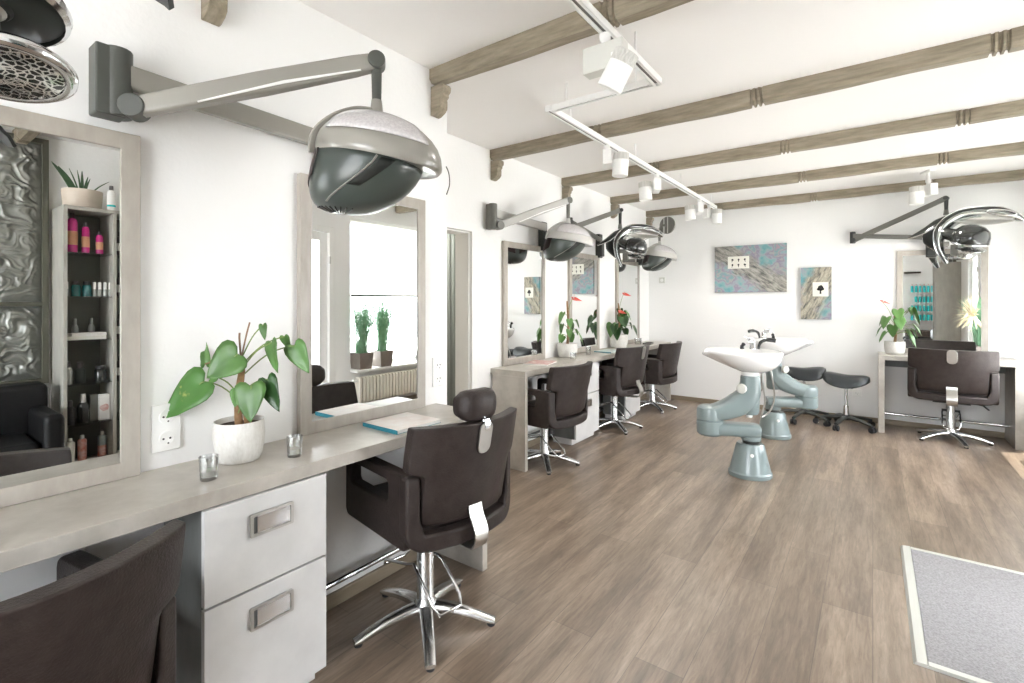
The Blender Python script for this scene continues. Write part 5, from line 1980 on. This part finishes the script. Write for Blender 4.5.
for z0, z1 in ((-hz + .036, -.326), (-.294, hz - .036)):
    MB().grid(crumple(z0, z1), 150, 200 if z1 > 0 else 100).build('crumpled_leather', M['foil'], t, smooth=180)

# waiting armchair in front of it
t = thing('club_armchair', 'black leather club armchair in front of the silver relief, seen in the left mirror', 'armchair', (.80, .52, 0), 0)
MB().b(-.30, .20, -.22, .22, .12, .42).build('seat', M['blackleather'], t, bevel=.04, seg=3)
MB().b(.12, .33, -.33, .33, .12, .735).build('backrest', M['blackleather'], t, bevel=.045, seg=3)
for s in (-1, 1):
    MB().b(-.31, .16, s * .225 - (.0 if s > 0 else .105), s * .225 + (.105 if s > 0 else 0), .12, .58).build('armrest', M['blackleather'], t, bevel=.035, seg=3)
for x in (-.26, .28):
    for y in (-.28, .28):
        MB().tube([(x, y, 0), (x, y, .125)], .02, 12).build('leg', M['chrome'], t)
pp = MB()
pp.tube([(.14, .334, .16), (.14, .334, .69), (.30, .334, .70)], .004, 6)
pp.build('piping', M['steel'], t)
t = magazine('turquoise magazine propped on the black armchair, seen in the left mirror', (.765, .45, .421), R(90), .20, .25, .01, 'turq', 'teal')

# bottle shelf at the back wall, seen in the far mirror
t = thing('bottle_rack', 'white wall rack with turquoise bottles on a dark chest, seen in the far mirror', 'shelf', (.90, YB, 0), 0)
MB().b(-.30, .30, .002, .34, 0, .62).build('chest', M['brownwood'], t, bevel=.004)
MB().b(-.30, .30, .002, .02, .62, 1.75).build('rack_back', M['white'], t)
rz_ = [.84, 1.05, 1.26, 1.49]
for z in rz_:
    MB().b(-.29, .29, .02, .16, z - .012, z).build('rack_shelf', M['white'], t)
MB().b(-.31, .0, .02, .10, 1.93, 1.97).build('header_board', M['brownwood'], t)
rows = ('lowest', 'second', 'third', 'top')
for i, z in enumerate(rz_):
    for k in range(6 if i != 2 else 5):
        w = ('first', 'second', 'third', 'fourth', 'fifth', 'sixth')[k]
        bottle('turquoise bottle, %s from the right wall on the %s rack shelf' % (w, rows[i]), (.90 + .20 - k * .072, YB + .09, z + .0005), .026, .17 if i < 3 else .19, 'turq', 'cover_red' if i == 3 else 'white', .2, .12, 'turquoise bottles on the back rack')

# ------------------------------------------------------------------ light
def light(kind, name, loc, energy, rot=None, size=None, col=(1, 1, 1), portal=False):
    l = bpy.data.lights.new(name, kind)
    l.energy = energy
    l.color = col
    if kind == 'AREA':
        l.shape = 'RECTANGLE'
        l.size, l.size_y = size
        if portal:
            l.cycles.is_portal = True
    o = bpy.data.objects.new(name, l)
    COL.objects.link(o)
    o.location = loc
    if rot is not None:
        o.rotation_euler = rot
    return o


w = bpy.data.worlds.new('daylight')
scene.world = w
w.use_nodes = True
bg = w.node_tree.nodes['Background']
bg.inputs['Color'].default_value = (.97, .975, 1.03, 1)
nt = w.node_tree
tcw = nt.nodes.new('ShaderNodeTexCoord')
sxw = nt.nodes.new('ShaderNodeSeparateXYZ')
nt.links.new(tcw.outputs['Generated'], sxw.inputs[0])
mrw = nt.nodes.new('ShaderNodeMapRange')        # overcast sky: three times brighter overhead than at the horizon
mrw.inputs['From Min'].default_value = 0
mrw.inputs['From Max'].default_value = 1
mrw.inputs['To Min'].default_value = WORLD * .62
mrw.inputs['To Max'].default_value = WORLD * 1.86
nt.links.new(sxw.outputs['Z'], mrw.inputs['Value'])
nt.links.new(mrw.outputs[0], bg.inputs['Strength'])
# portals guide the daylight through the wall openings
light('AREA', 'portal_window', (XR + WT + .02, (W0 + W1) / 2, (WZ0 + WZ1) / 2), 1, (0, R(90), 0), (WZ1 - WZ0, W1 - W0), portal=True)
light('AREA', 'portal_door', (XR + WT + .02, (GY0 + GY1) / 2, GZ / 2), 1, (0, R(90), 0), (GZ, GY1 - GY0), portal=True)
light('AREA', 'portal_back', ((BX0 + BX1) / 2, YB - WT - .02, (BZ0 + BZ1) / 2), 1, (R(-90), 0, R(180)), (BX1 - BX0, BZ1 - BZ0), portal=True)
sun = light('SUN', 'sun', (4, 6, 6), SUN)
sun.data.angle = R(.6)
sun.data.color = (1, .95, .88)
d = V((-.30, -.18, -1.0))
sun.rotation_euler = d.to_track_quat('-Z', 'Y').to_euler()
# added fill light for the corridor, no lamp fixture stands there
cl = light('POINT', 'corridor_fill', (-3.0, 2.9, 2.1), 14, col=(1, .97, .92))
cl.data.shadow_soft_size = .1

# ------------------------------------------------------------------ camera and view
cam = bpy.data.cameras.new('camera')
cam.sensor_fit = 'HORIZONTAL'
cam.sensor_width = 36
cam.lens = 492 / 1024 * 36
cam.shift_y = -41 / 1024
cam.clip_start = .02
co = bpy.data.objects.new('camera', cam)
COL.objects.link(co)
co.location = (0, 0, 1.30)
co.rotation_euler = (R(90), 0, R(36.25))
scene.camera = co
vs = scene.view_settings
vs.view_transform = 'Standard'
vs.look = 'None'
vs.gamma = 1
vs.use_curve_mapping = False
vs.exposure = EXPOSURE
cy = scene.cycles
cy.use_denoising = True
cy.max_bounces = 12
cy.diffuse_bounces = 7
cy.glossy_bounces = 6
cy.transparent_max_bounces = 12
cy.sample_clamp_indirect = 8
cy.caustics_reflective = False
cy.caustics_refractive = False
